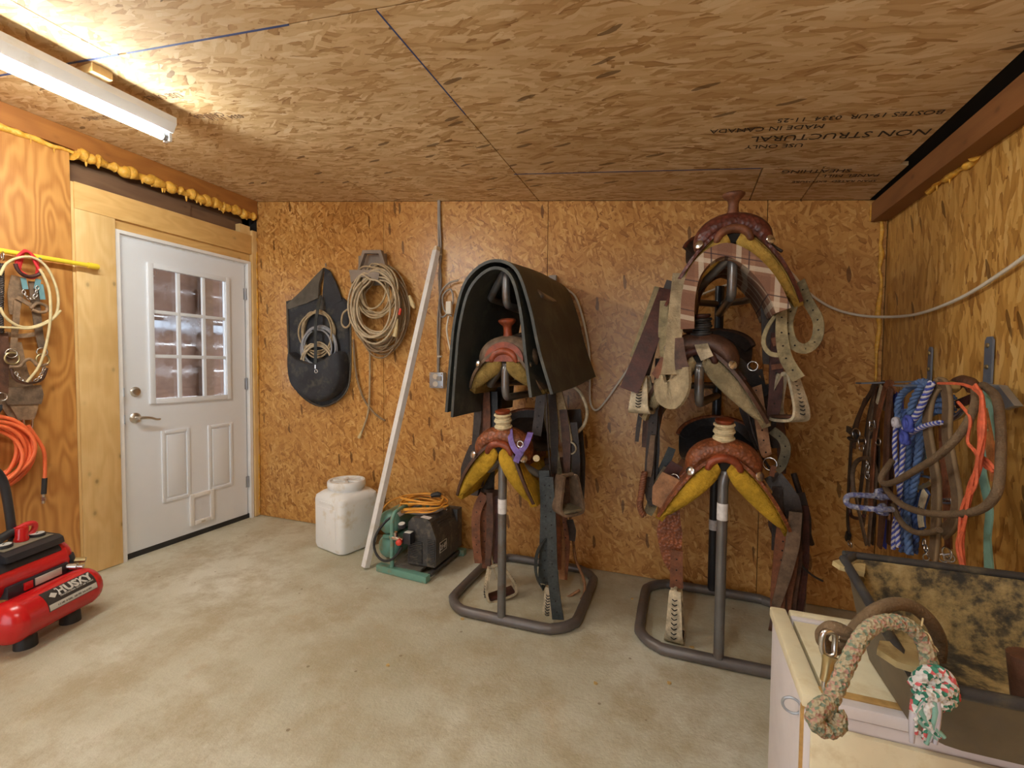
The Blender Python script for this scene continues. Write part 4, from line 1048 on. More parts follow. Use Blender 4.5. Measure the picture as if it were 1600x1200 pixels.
MB().prism([PY(x,y,2.775) for x,y in ((508,419),(501,445),(500,466),(480,475),(452,484),(451,476),(474,455),(495,432))], (0,-.02,0)).build('flap', 'canvas_dusty', bag)
MB().prism([PY(x,y,2.772) for x,y in ((509,419),(517,424),(528,446),(536,470),(520,478),(505,470))], (0,-.012,0)).build('flap', 'canvas_black', bag)
TUe = TU(bag, 'edge_piping', 'canvas_dusty', [(449,482),(451,540),(453,585),(468,613),(498,634),(520,630),(538,616),(547,590),(548,520),(546,475)], 2.755, .006)
ST(bag, 'closing_strap', 'nylon_black', [(501,462),(497,480),(493,510),(493,545),(493,568)], [2.73,2.68,2.665,2.66,2.655], .026, .004)
MB().tube([PY(493,570,2.652),PY(493,576,2.652)], .007, n=8, sub=1).build('snap_hook', 'chrome', bag); ring(bag, 'snap_loop', PY(494,580,2.652), .013, (0,1,0))
MB().tube([PY(509,412,2.789), PY(509,416,2.765)], .005, n=6, sub=1).build('nail', 'galvanised', bag)
def lariat(label, mat, c, rx, rz, n, Y, seed, r=.0065, name='lariat', jig=.012, group=None, dY=.012, lo=.86):
    rng = random.Random(seed); c = PY(c[0], c[1], Y)
    t = thing(name, c, label, 'rope', group); pts = []
    for k in range(n):
        a_, b_ = rx*rng.uniform(lo,1.05), rz*rng.uniform(lo,1.05); o = Vector((rng.uniform(-jig,jig), -dY*k, rng.uniform(-jig,jig)))
        for a in range(0,360,24): pts.append(c+o+Vector((a_*math.sin(R(a)), -.010*math.sin(R(a*1.0+k*70))-dY*a/360, b_*math.cos(R(a)))))
    MB().tube(pts, r, n=6, sub=3).build('coil', mat, t, 80)
    return t
lariat('tan coiled lariat in the rope bag, topmost of its three ropes', 'lariat_tan', (497,520), .165, .170, 6, 2.742, 1, jig=.014, dY=.004, group='ropes in the bag')
lariat('grey coiled lariat in the middle of the rope bag', 'lariat_grey', (500,543), .160, .160, 6, 2.732, 2, jig=.014, dY=.004, group='ropes in the bag')
lariat('pale coiled lariat low in the rope bag pocket', 'lariat_pale', (497,568), .150, .150, 6, 2.722, 3, jig=.014, dY=.004, group='ropes in the bag')
# hook with lariats
hk = thing('rope_hanger', PY(584,412,2.77), 'grey plastic trapezoid hose hanger on the wall holding the lariats', 'hanger')
ou = [(570,394),(595,394),(607,428),(560,428)]; 
MB().strap([PY(x,y,2.72) for x,y in ou], .03, .03, (0,1,0), sub=1, closed=True).build('loop', 'hanger_grey', hk)
MB().prism([PY(x,y,2.74) for x,y in ((560,426),(607,426),(604,446),(592,437),(575,437),(563,446))], (0,-.10,0)).build('saddle_rest', 'hanger_grey', hk)
MB().span(PY(563,448,2.79), PY(602,396,2.77)).build('wall_plate', 'hanger_grey', hk)
grp = 'lariats on the hanger'
lariat('tan lariat coil nearest the wall on the grey hanger', 'lariat_tan', (593,480), .235, .285, 8, 2.765, 11, .0068, jig=.026, dY=.005, group=grp, lo=.7)
l2 = lariat('brown lariat coil hanging lowest on the grey hanger', 'lariat_brown', (597,488), .240, .295, 7, 2.735, 12, .0068, jig=.03, dY=.005, group=grp, lo=.72)
l3 = lariat('olive-brown lariat of small loops under the grey hanger', 'lariat_tan', (590,458), .180, .185, 8, 2.700, 13, .0068, jig=.03, dY=.005, group=grp, lo=.6)
l4 = lariat('pale lariat coil outermost from the wall on the grey hanger', 'lariat_pale', (588,478), .235, .250, 7, 2.665, 14, .0072, jig=.03, dY=.005, group=grp, lo=.66)
TU(l2, 'tail', 'lariat_brown', [(552,530),(556,580),(566,618),(580,640),(593,652),(602,657)], 2.77, .0075)
TU(l4, 'tail', 'lariat_tan', [(578,548),(578,590),(576,640),(568,668),(564,678)], 2.77, .0075)
TU(l4, 'tassel', 'rope_cream', [(566,672),(563,680),(561,684)], 2.77, [.006,.012,.014])
TU(l4, 'tassel', 'rope_cream', [(621,498),(619,515),(617,526)], 2.65, [.006,.014,.018])
TU(l4, 'whipping', 'button_red', [(626,482),(624,492)], 2.65, .0085)
TU(l4, 'tassel', 'rope_cream', [(640,462),(645,476),(648,482)], 2.70, [.010,.018,.006])
TU(l2, 'honda_loop', 'lariat_tan', [(545,482),(536,490),(534,505),(540,512),(547,505),(546,490)], 2.70, .007)
# leaning stick
a = Vector((-1.805, 2.285, 0)); b = Vector((-1.572, 2.745, 2.035)); ax_ = (b-a).normalized(); xr = Vector((1,-.35,0)); xr = (xr-ax_*xr.dot(ax_)).normalized(); yr_ = ax_.cross(xr)
stk = thing('wooden_stick', a, 'white painted square stick leaning against the back wall', 'stick')
def stickbox(w0, w1, d0, d1, e0=0, e1=1):
    q = []
    for p in (a+ax_*.012, b): q.append([p+xr*w0+yr_*d0, p+xr*w1+yr_*d0, p+xr*w1+yr_*d1, p+xr*w0+yr_*d1])
    return MB().rings(q)
stickbox(-.021,.021,-.020,.014).build('stick', 'lumber_white', stk); 
MB().rings([[b+xr*w+yr_*d for w, d in ((-.021,-.02),(.021,-.02),(.021,.014),(-.021,.014))], [b+ax_*.03+xr*(w*.45+.004)+yr_*d for w, d in ((-.021,-.02),(.021,-.02),(.021,.014),(-.021,.014))]]).build('cut_tip', 'lumber_edge', stk)
# cable run, outlet box, adapter
ob_ = thing('outlet_box', PY(684,593,2.77), 'square galvanised outlet box below the grey cables on the wall', 'outlet')
c = PY(684,594,2.77); MB().bbox(c, (.108,.046,.108), .006).build('box', 'galvanised', ob_)
for dz in (-.026,.026): MB().lathe([(.019,0),(.019,.004)], c+Vector((-.005,-.022,dz)), (0,-1,0), 16).build('receptacle', 'cable_white', ob_)
MB().bbox(c+Vector((.025,-.026,.012)), (.035,.012,.03), .003).build('plug', 'cable_grey', ob_)
for sx_ in (-1,1):
    for sz_ in (-1,1): MB().lathe([(.006,0),(.005,.003)], c+Vector((.043*sx_,-.022,.043*sz_)), (0,-1,0), 8).build('screw', 'chrome', ob_)
cg = thing('wall_cable', PY(688,400,2.78), 'pair of grey cables stapled down the back wall', 'cable')
TU(cg, 'cable', 'cable_grey', [(687,309),(687,340),(689,395),(686,430),(688,480),(686,540),(685,582)], 2.782, .0075)
TU(cg, 'cable', 'cable_grey', [(685,309),(685,350),(686,400),(689,440),(684,500),(684,560),(684,582)], 2.785, .0065)
for y in (398, 557): MB().bbox(PY(687,y,2.776), (.03,.016,.012), .003).build('staple', 'cable_white', cg)
ad = thing('power_adapter', PY(702,481,2.76), 'small white plug adapter hanging in looped grey cord', 'adapter')
MB().bbox(PY(702,481,2.755), (.040,.03,.085), .004).build('body', 'cable_white', ad)
TU(ad, 'cord', 'cable_grey', [(716,438),(702,442),(690,455),(686,475),(690,495),(700,488),(708,470),(704,452),(692,462),(694,484),(706,494)], 2.765, .006)
TU(ad, 'cord', 'cable_white', [(701,494),(698,515),(702,540),(707,556)], 2.765, .006)
wc = thing('white_cable', PY(920,560,2.77), 'long white cable strung loosely along the back and right walls', 'cable')
MB().bbox(PY(864,438,2.772), (.05,.03,.06), .004).build('junction', 'cable_grey', wc)
MB().tube([PY(866,440,2.765),PY(886,452,2.76),(-.60,2.745,1.66),PY(918,530,2.755),PY(922,580,2.755),PY(922,625,2.76),PY(930,641,2.76),PY(944,630,2.765),PY(968,596,2.77),PY(1000,550,2.775),PY(1060,480,2.775),PY(1150,440,2.775),PY(1215,420,2.775),PY(1235,425,2.775),PY(1262,456,2.77),PY(1300,481,2.765),PY(1345,493,2.76),PX(1395,495,.915),PX(1440,489,.925),PX(1500,466,.925),PX(1560,430,.925),PX(1620,385,.925),PX(1700,300,.925)], .0065, n=7, sub=5).build('cable', 'cable_white', wc, 80)

# square white pail
pail = thing('pail', (-2.16, 2.53, 0), 'square white plastic pail with screw lid by the door corner', 'pail')
rp = Matrix.Rotation(R(-14), 3, 'Z')
def rsq(h, z, ch):
    o = []
    for sx_, sy_, a0 in ((1,1,0),(-1,1,90),(-1,-1,180),(1,-1,270)):
        for k in range(5):
            a_ = R(a0+22.5*k); o.append(Vector((-2.165,2.545,z)) + rp @ Vector((sx_*(h-ch)+ch*math.cos(a_), sy_*(h-ch)+ch*math.sin(a_), 0)))
    return o
MB().rings([rsq(.135,.0,.04), rsq(.150,.012,.042), rsq(.157,.04,.042), rsq(.158,.345,.042), rsq(.155,.37,.05), rsq(.138,.392,.08), rsq(.118,.40,.11)]).build('body', 'pail_white', pail, 35)
MB().lathe([(.112,.395),(.112,.415),(.124,.417),(.127,.425),(.127,.455),(.122,.463),(.108,.463),(.104,.452),(.03,.450),(.01,.450)], (-2.165,2.545,0), (0,0,1), 36).build('lid', 'pail_white', pail, 35)
for k in range(3): MB().box(Vector((-2.165,2.545,.456)) + Vector((0,0,0)), (.20,.018,.010), Matrix.Rotation(R(60*k+10),3,'Z')).build('lid_rib', 'pail_white', pail)
for ang in (0, 90):
    q = rp @ Matrix.Rotation(R(-ang), 3, 'Z'); f0 = Vector((-2.165,2.545,0))
    MB().bbox(f0 + q @ Vector((0,-.159,.19)), (.20,.005,.22), .002, q).build('side_panel', 'pail_white', pail)
    MB().bbox(f0 + q @ Vector((0,-.158,.335)), (.15,.012,.014), .003, q).build('grip', 'pail_white', pail)

# green twin-tank compressor
gc = thing('air_compressor', (-1.58, 2.5, 0), 'green twin-tank air compressor with black motor cover on the floor', 'compressor')
for z in (.098, .252): tank(MB(), (-1.735,2.572,z), (0,1,0), .077, .27).build('tank', 'tank_green', gc, 50)
for y in (2.40, 2.64): MB().bbox((-1.70,y,.175),(.11,.02,.02),.003).build('tank_strap', 'tank_green', gc)
MB().prism([(-1.669,2.45,.292),(-1.690,2.45,.316),(-1.690,2.51,.316),(-1.669,2.51,.292)], (.0008,0,.0008)).build('data_plate', 'sticker', gc)
MB().bbox((-1.535,2.285,.022),(.37,.045,.040),.004, Matrix.Rotation(R(-5),3,'Z')).build('frame_rail', 'tank_green', gc)
MB().bbox((-1.52,2.69,.022),(.40,.045,.040),.004).build('frame_rail', 'tank_green', gc)
MB().bbox((-1.36,2.5,.030),(.025,.40,.022),.004).build('frame_rail', 'motor_black', gc)
MB().bbox((-1.52,2.48,.045),(.20,.36,.012),.002).build('deck', 'canvas_dusty', gc)
MB().tube([(-1.612,2.29,.03),(-1.612,2.29,.30),(-1.612,2.30,.345),(-1.612,2.34,.372),(-1.612,2.5,.375),(-1.612,2.66,.372),(-1.612,2.70,.33),(-1.612,2.70,.04)], .0125, n=10, sub=4).build('carry_frame', 'tank_green', gc, 60)
mc = MB().rings([[Vector((x,y,z)) for x, z in ((-1.53,.06),(-1.345,.06),(-1.338,.08),(-1.338,.235),(-1.375,.33),(-1.40,.345),(-1.50,.345),(-1.53,.31))] for y in (2.335, 2.35, 2.60, 2.615)]).build('motor_cover', 'motor_black', gc, 30)
for k in range(13): MB().box((-1.478, 2.331, .075+.0105*k), (.098,.008,.0055)).build('vent_slat', 'motor_black', mc)
for k in range(15): MB().box((-1.368, 2.331, .075+.0105*k), (.05,.008,.0055)).build('vent_slat', 'motor_black', mc)
for k in range(5): MB().bbox((-1.350+(-.004)*k, 2.50, .245+.016*k), (.012,.20,.006), .001, Matrix.Rotation(R(-22),3,'Y')).build('cover_rib', 'motor_black', mc)
MB().bbox((-1.40,2.65,.20),(.12,.07,.26),.01).build('motor_end', 'motor_black', mc)
MB().bbox((-1.337,2.42,.165),(.003,.082,.062),.001).build('badge', 'label_black', mc)
for d in ((-.04,0,.003,.062),(.04,0,.003,.062),(0,-.03,.082,.003),(0,.03,.082,.003)): MB().box((-1.3355,2.42+d[0],.165+d[1]),(.002,d[2],d[3])).build('badge_edge', 'label_silver', mc)
text_mesh('lettering', '2HP', .045, (-1.3345,2.42,.149), (0,1,0), (0,0,1), 'label_silver', mc, .0006, 'CENTER')
MB().prism([(-1.445,2.336,.352),(-1.385,2.336,.346),(-1.385,2.375,.346),(-1.445,2.375,.352)], (0,0,.001)).build('data_plate', 'sticker', mc)
ga = MB().lathe([(.024,0),(.024,.02),(.020,.022)], (-1.548,2.30,.292), (0,-.25,1), 18).build('gauge', 'black_plastic', gc); MB().lathe([(.0195,.0225),(.0195,.024)], (-1.548,2.30,.292), (0,-.25,1), 18).build('gauge_face', 'gauge_face', ga)
MB().bbox((-1.498,2.295,.235),(.05,.05,.065),.005).build('switch_box', 'black_plastic', gc); MB().bbox((-1.498,2.295,.270),(.042,.034,.004),.001).build('switch_plate', 'gauge_face', gc)
MB().tube([(-1.61,2.29,.222),(-1.53,2.285,.218)], .014, n=10, sub=1).tube([(-1.585,2.29,.222),(-1.585,2.285,.262)], .012, n=10, sub=1).build('manifold', 'chrome', gc)
MB().lathe([(.018,0),(.018,.022),(.014,.025)], (-1.545,2.27,.215), (.3,-1,0), 14).build('regulator_knob', 'button_red', gc)
MB().tube([(-1.70,2.42,.182),(-1.65,2.33,.205),(-1.61,2.292,.215)], .012, n=8, sub=3).build('copper_pipe', 'brass', gc, 60)
MB().tube([(-1.62,2.33,.345),(-1.66,2.30,.315),(-1.705,2.275,.25),(-1.725,2.265,.18),(-1.705,2.26,.12),(-1.655,2.255,.09),(-1.60,2.255,.10),(-1.555,2.26,.14),(-1.53,2.27,.185)], .0075, n=8, sub=5).build('rubber_hose', 'black_rubber', gc, 70)
# extension cord coiled on top
ec = thing('extension_cord', (-1.50, 2.50, .38), 'orange extension cord coiled on top of the black compressor cover', 'cord')
rng = random.Random(9); pts = []; 
for k in range(8):
    rx_, ry_ = rng.uniform(.12,.185), rng.uniform(.075,.12); o = Vector((rng.uniform(-.015,.015), rng.uniform(-.02,.02), .009*k))
    for a_ in range(0,360,30): pts.append(Vector((-1.515,2.49,.362))+o+Vector((rx_*math.cos(R(a_)), ry_*math.sin(R(a_)), .006*math.sin(R(a_*2+k*50)) - .05*max(0, math.cos(R(a_-200)))**3*(1-k/9))))
MB().tube(pts, .0062, n=6, sub=3).build('coil', 'cord_orange', ec, 80)
pts2 = [p+Vector((.01,.01,-.006)) for p in pts[::2]][:18]
MB().tube(pts2, .0058, n=6, sub=4).build('dark_cord', 'cable_grey', ec, 80)
MB().tube([(-1.46,2.49,.44),(-1.42,2.50,.45),(-1.40,2.505,.446)], [.014,.018,.012], n=8, sub=3).build('plug', 'black_rubber', ec)
MB().tube([(-1.68,2.50,.41),(-1.74,2.47,.385),(-1.79,2.45,.335),(-1.815,2.46,.29)], .0062, n=6, sub=4).build('loose_end', 'cord_orange', ec, 80)

# wood chips scattered on the floor
plain('wood_chip', (.55,.37,.14), .8, var=.2)
rng = random.Random(31)
for px_, py_ in ((988,936),(1005,940),(1046,1068),(848,990),(722,968),(1082,1012),(606,1040),(930,1068)):
    c = PZ(px_, py_, 0); n_ = 6; o = [c+Vector((math.cos(k*6.283/n_)*rng.uniform(.006,.014), math.sin(k*6.283/n_)*rng.uniform(.004,.010), .0005)) for k in range(n_)]
    tag(MB().prism(o, (0,0,.004)).build('wood_chip', 'wood_chip'), 'small pale wood chip lying on the concrete floor', 'wood chip', 'wood chips on the floor')
# ---------------------------------------------------------------- right wall: hooks, bridles, ropes
def rope_mat(name, c1, c2, c3=None, sc=70):
    t = NT(name); t.surf(.75, 0, .25); co = t.coords()
    vo = t.new('ShaderNodeTexVoronoi'); vo.inputs['Scale'].default_value = sc; t.L(co, vo.inputs['Vector'])
    se = t.new('ShaderNodeSeparateColor'); t.L(vo.outputs['Color'], se.inputs[0])
    st = [(0, c1), (.55, c2)] + ([(.80, c3)] if c3 else [])
    t.color(t.ramp(se.outputs[0], st, 'CONSTANT')); t.bump(vo.outputs['Distance'], .6, .006); return t.m
plain('rope_blue', (.075,.135,.29), .75, var=.3, scale=40, bump=.6, bscale=200)
plain('rope_blue_dark', (.05,.09,.24), .75, var=.3, scale=40, bump=.6, bscale=200)
plain('nylon_royal', (.02,.04,.33), .6, var=.2)
plain('rope_stripe_blue', (.05,.07,.34), .7, var=.2); plain('rope_stripe_white', (.48,.45,.50), .7, var=.15)
rope_mat('rope_blue_grey', (.20,.21,.33), (.38,.38,.46), (.10,.11,.26), 110)
plain('rope_brown', (.14,.088,.045), .85, var=.25, scale=35, bump=.7, bscale=230)
plain('felt_brown', (.115,.070,.035), .85, var=.2, scale=30, bump=.5, bscale=200)
plain('felt_edge', (.19,.125,.065), .85, var=.2)
plain('twine_orange', (.60,.115,.045), .7, var=.3, scale=40)
plain('webbing_mint', (.20,.37,.30), .75, var=.12, scale=40)
plain('bracket_blue', (.20,.24,.31), .45, .5, var=.1)
leather('leather_orange', (.40,.15,.045), .5)
# steel wall hooks
for (x0, ya, yb_, tongue) in ((1453, 542, 598, False), (1545, 526, 602, True)):
    top = PX(x0, ya, .935); bot = PX(x0, yb_, .935)
    hkx = thing('wall_hook', (top+bot)/2, 'grey steel strap hook with a bent tongue on the right wall' if tongue else 'narrow steel strap hook above the blue ropes on the right wall', 'hook')
    wv = .040 if tongue else .026
    pl = [(.935, top.y-wv/2, bot.z), (.935, top.y+wv/2, bot.z), (.935, top.y+wv/2, top.z-.012), (.935, top.y+wv*.25, top.z), (.935, top.y-wv*.25, top.z), (.935, top.y-wv/2, top.z-.012)]
    MB().prism(pl, (.006,0,0)).build('strap', 'bracket_blue', hkx)
    MB().prism([(.935, top.y-wv/2, bot.z+.004),(.935, top.y+wv/2, bot.z+.004),(.70, top.y+wv/2+.02, bot.z-.01),(.70, top.y-wv/2-.02, bot.z-.01)], (0,0,.005)).build('arm', 'bracket_blue', hkx)
    for f in (.18, .62): MB().lathe([(.008,0),(.007,.004),(.002,.006)], (.934, top.y, top.z+(bot.z-top.z)*f), (-1,0,0), 10).build('screw', 'brass', hkx)
    if tongue: MB().prism([PX(1541,600,.90), PX(1560,602,.90), PX(1585,634,.90), PX(1562,640,.90), PX(1545,622,.90)], (.02,0,.0)).build('tongue', 'galvanised', hkx)
# dark bridles (leather) nearest the corner
def bridle_r(label, mat, mat2, cheekL, cheekR, crown, X, extra=()):
    t = thing('bridle', PX(crown[0][0], crown[0][1], X), label, 'bridle', 'bridles by the corner')
    XS(t, 'crown_strap', mat, crown, X, .032); XS(t, 'cheek_strap', mat, cheekL, X, .028); XS(t, 'cheek_strap', mat2, cheekR, X, .030)
    return t
b1 = bridle_r('dark brown bridle with blinker-like bit nearest the room corner', 'leather_dark', 'leather_dark', [(1362,612),(1346,640),(1332,680),(1327,740),(1324,800),(1326,834)], [(1368,608),(1356,660),(1350,720),(1342,790)], [(1362,612),(1366,602),(1372,606),(1374,620)], .82)
XT(b1, 'nose_band', 'leather_dark', [(1326,684),(1332,688),(1350,688),(1364,680),(1368,668)], .80, .008)
ring(b1, 'bit_ring', PX(1338,678,.80), .026, (1,.3,0), 'chrome', .004); XS(b1, 'cheek_cup', 'leather_black', [(1324,670),(1332,676),(1340,684)], .80, .03, .01)
MB().bbox(PX(1325,838,.82), (.02,.03,.05), .005, Matrix.Rotation(.5,3,'X')).build('buckle_end', 'leather_black', b1); ring(b1, 'snap', PX(1328,850,.82), .016, (1,.2,.2))
b2 = bridle_r('grey-brown bridle with a hanging rein loop and curb chain', 'leather_dusty', 'leather_brown', [(1376,606),(1362,640),(1354,700),(1350,740)], [(1372,604),(1368,650),(1366,720),(1362,780)], [(1374,606),(1380,600),(1384,612),(1380,640)], .79)
XT(b2, 'rein_loop', 'leather_dusty', [(1334,770),(1332,740),(1338,722),(1350,716),(1362,720),(1368,740),(1364,775)], .775, .010)
XS(b2, 'rein', 'leather_dusty', [(1336,768),(1342,800),(1350,835),(1354,852)], .77, [.022,.024,.026,.02]); XS(b2, 'rein', 'leather_dusty', [(1366,770),(1360,810),(1357,852)], .77, .024)
chain(b2, [(1354,716),(1356,732),(1355,748)], .765, .010, .003); ring(b2, 'bit_ring', PX(1347,690,.78), .024, (1,.3,0), 'chrome', .004)
b3 = bridle_r('reddish leather bridle with silver-laced browband and square buckle', 'leather_strap', 'leather_maroon', [(1384,604),(1374,640),(1366,690),(1362,760),(1360,800)], [(1392,604),(1388,680),(1380,760),(1374,850)], [(1384,606),(1388,600),(1394,602),(1396,616)], .76)
XS(b3, 'silver_lacing', 'rawhide', [(1377,602),(1373,618),(1370,630)], .755, .016, .004); XT(b3, 'buckle', 'chrome', [(1359,658),(1367,658),(1367,668),(1359,668)], .75, .0035, sub=1, closed=True)
XS(b3, 'rein', 'leather_brown', [(1392,606),(1386,660),(1384,730),(1380,800),(1374,855)], .745, [.03,.034,.036,.036,.03], .008)
XT(b3, 'throat_strap', 'leather_maroon', [(1328,795),(1330,806),(1340,810),(1350,806)], .78, .008); XS(b3, 'tie_end', 'leather_pale', [(1372,800),(1390,808)], .76, .024)
for k, (pts_, m_, x_) in enumerate((([(1352,625),(1340,660),(1334,700)],'leather_brown',.81),([(1378,610),(1370,660),(1372,720),(1366,790),(1362,850)],'leather_dark',.80),([(1390,610),(1394,680),(1392,750),(1388,850)],'leather_brown',.79),([(1366,640),(1358,690),(1356,760),(1348,820)],'leather_dusty',.80))):
    XS((b1,b2,b3,b2)[k], 'hanging_rein', m_, pts_, x_, .030, .006)
for x, y in ((1362,668),(1346,700),(1372,690)): ring(b2, 'buckle', PX(x,y,.765), .014, (1,.3,0), 'chrome', .003)
# royal blue halter webbing
nh = thing('nylon_halter', PX(1402,640,.79), 'royal blue nylon halter webbing between the leather bridles and blue rope', 'halter')
XS(nh, 'crown', 'nylon_royal', [(1398,612),(1396,650),(1394,700),(1390,760),(1384,820),(1382,856)], .80, [.04,.04,.036,.034,.034,.03], .004)
XS(nh, 'cheek', 'nylon_royal', [(1408,612),(1408,680),(1410,780),(1410,858)], .81, .034, .004)
# thick laid blue rope
bl = thing('lead_rope', PX(1440,600,.76), 'thick twisted slate-blue rope folded in tall loops over the hooks', 'rope')
def laid(parent, name, mat, pts, X, Rr, r, tp=14, k=3):
    Xs = lerp_list(X, len(pts)); return MB().strands([PX(p[0],p[1],x) for p, x in zip(pts, Xs)], Rr, r, tp, k, 7, 6).build(name, mat, parent, 80)
laid(bl, 'strand_loop', 'rope_blue', [(1407,668),(1403,640),(1408,618),(1424,604),(1444,596),(1453,606)], .755, .0060, .0066, 15)
laid(bl, 'strand_loop', 'rope_blue', [(1420,660),(1426,630),(1436,610),(1446,600),(1456,600)], .74, .0060, .0066, 15)
laid(bl, 'strand_loop', 'rope_blue', [(1420,690),(1417,740),(1416,790),(1419,840),(1421,866)], .74, .0060, .0066, 15)
laid(bl, 'strand_loop', 'rope_blue', [(1436,650),(1437,690),(1434,720),(1428,760),(1420,790)], .752, .0060, .0066, 15)
laid(bl, 'strand_loop', 'rope_blue_dark', [(1426,650),(1424,690),(1428,730),(1426,780),(1430,830),(1428,864)], .765, .0060, .0066, 15)
laid(bl, 'strand_loop', 'rope_blue', [(1444,620),(1446,660),(1440,700),(1436,740)], .77, .0060, .0066, 15)
laid(bl, 'strand_loop', 'rope_blue_dark', [(1412,640),(1412,700),(1409,760),(1412,820),(1410,862)], .77, .0060, .0066, 15)
for k in range(4): laid(bl, 'wrap', 'rope_blue', [(1452,622+9*k),(1464,616+9*k),(1478,616+9*k),(1490,622+9*k)], .80, .0048, .0052, 20)
# blue and white striped rope halter
sh_ = thing('rope_halter', PX(1430,640,.71), 'blue and white braided rope halter knotted over the slate-blue rope', 'halter')
def striped(parent, name, pts, X, Rr=.0038, r=.0042):
    Xs = lerp_list(X, len(pts)); P = smooth_path([PX(p[0],p[1],x) for p, x in zip(pts, Xs)], 5)
    a_, b_ = MB(), MB(); full = MB().strands(P, Rr, r, 24, 4, 6, 1); n = len(full.v)//4; nf = len(full.f)//4
    for q in range(4):
        dst = a_ if q % 2 == 0 else b_; off = q*n; dst.add(full.v[off:off+n], [[i-off for i in f] for f in full.f[q*nf:(q+1)*nf]])
    o = a_.build(name, 'rope_stripe_blue', parent, 80); b_.build('white_strand', 'rope_stripe_white', o, 80)
striped(sh_, 'strand', [(1456,598),(1446,620),(1436,642),(1424,660),(1412,672)], .705, .0052, .0056)
striped(sh_, 'strand', [(1400,664),(1398,700),(1402,740),(1406,780),(1398,820),(1396,858)], .72)
striped(sh_, 'strand', [(1412,680),(1410,720),(1406,770),(1402,810),(1404,855)], .715)
striped(sh_, 'strand', [(1470,660),(1450,664),(1432,672),(1420,680)], .71)
for x, y, s_ in ((1422,662,.022),(1416,684,.018),(1402,660,.012)):
    c = PX(x, y, .70); kn = MB()
    for k in range(3):
        kn.tube([c+Vector((.004*k-.006, s_*math.cos(R(a_))*(1-.15*k), s_*math.sin(R(a_)+k*.9))) for a_ in range(0,360,40)], .0075, n=6, sub=2, closed=True)
    kn.build('knot', 'rope_stripe_blue' if s_ != .012 else 'rope_stripe_white', sh_, 80)
# pale blue-grey cord loop reaching out to the left
cl = thing('rope_halter', PX(1350,780,.68), 'grey-blue cord halter noseband sticking out past the bridles', 'halter')
for pts in ([(1400,778),(1380,776),(1350,774),(1328,774),(1322,782),(1328,790),(1350,794),(1376,796),(1394,796)],): XT(cl, 'noseband', 'rope_blue_grey', pts, [.70,.66,.60,.56,.55,.56,.60,.64,.68], .0095)
for x, y in ((1374,772),(1378,796)):
    c = PX(x, y, .66); MB().tube([c+Vector((.010*math.sin(R(a_*2)), .015*math.cos(R(a_)), .013*math.sin(R(a_)))) for a_ in range(0,360,40)], .009, n=6, sub=2, closed=True).build('knot', 'rope_blue_grey', cl, 80)
# blue halter with a name tag
tg = thing('nylon_halter', PX(1440,800,.78), 'slate-blue nylon halter with a white lettered tag and brass bar', 'halter')
XS(tg, 'cheek', 'teal_nylon', [(1444,660),(1442,700),(1440,728)], .80, [.03,.05,.055], .005); XS(tg, 'strap', 'rope_blue_dark', [(1424,760),(1434,780),(1440,800),(1436,826)], .785, .03, .005)
XS(tg, 'tag_backing', 'rope_blue_dark', [(1448,764),(1440,785),(1438,812),(1441,828)], .775, [.05,.056,.058,.05], .006)
tagm = XS(tg, 'name_tag', 'rawhide', [(1446,768),(1440,788),(1438,808),(1440,824)], .769, .036, .003)
p0 = PX(1439,806,.7660); text_mesh('lettering', 'LBY', .030, p0+Vector((0,.012,-.012)), (0,.15,1), (0,1,-.1), 'label_black', tagm, .0005) if False else text_mesh('lettering', 'LBY', .030, PX(1434.5,800,.7655), (0,-1,0), (0,0,1), 'label_black', tagm, .0006)
XT(tg, 'brass_bar', 'brass', [(1420,760),(1432,763),(1448,758),(1456,752)], .765, .007); XT(tg, 'halter_ring', 'chrome', [(1424,748),(1436,744),(1452,746),(1456,752)], .77, .005)
chain(tg, [(1446,840),(1444,852),(1450,862),(1446,874)], .78, .011, .003)
# brown felt-padded headstall with two hanging bands
fh = thing('padded_halter', PX(1475,640,.74), 'brown felt-padded halter hanging in two long bands', 'halter')
def band(pts, X, w):
    b = XS(fh, 'band', 'felt_brown', pts, X, w, .012)
    for s_ in (-1, 1):
        Xs = lerp_list(X, len(pts)); Q = smooth_path([PX(p[0],p[1],x) for p, x in zip(pts, Xs)], 4); m = len(Q)
        P = [Q[i] + (Q[min(i+1,m-1)]-Q[max(i-1,0)]).normalized().cross(Vector((1,0,0)))*s_*w*.47 for i in range(m)]
        MB().tube(P, .0065, n=6, sub=1).build('rolled_edge', 'felt_edge', b, 80)
band([(1466,600),(1454,622),(1449,660),(1454,700),(1463,750),(1463,800),(1462,840),(1458,874)], .725, .034)
band([(1466,600),(1476,604),(1481,630),(1480,680),(1488,730),(1496,780),(1490,815),(1474,832)], .735, .034)
# big brown rope loop in front
brp = thing('lead_rope', PX(1480,720,.68), 'thick fuzzy brown rope hanging in one wide loop over the halters', 'rope')
XT(brp, 'loop', 'rope_brown', [(1524,606),(1524,630),(1512,660),(1490,690),(1462,715),(1430,735),(1400,752),(1382,756),(1377,748),(1382,736),(1394,720)], [.75,.72,.70,.68,.67,.66,.66,.66,.66,.67,.70], .0102, n=10)
XT(brp, 'loop', 'rope_brown', [(1536,602),(1556,620),(1563,660),(1564,710),(1560,760),(1546,786),(1520,800),(1480,804),(1440,800),(1412,790),(1394,776),(1384,764)], [.78,.75,.73,.715,.70,.69,.68,.68,.68,.68,.68,.68], .0102, n=10)
XT(brp, 'loop', 'rope_brown', [(1396,788),(1402,806),(1414,822),(1432,832),(1452,832),(1468,828)], .70, .009, n=10)
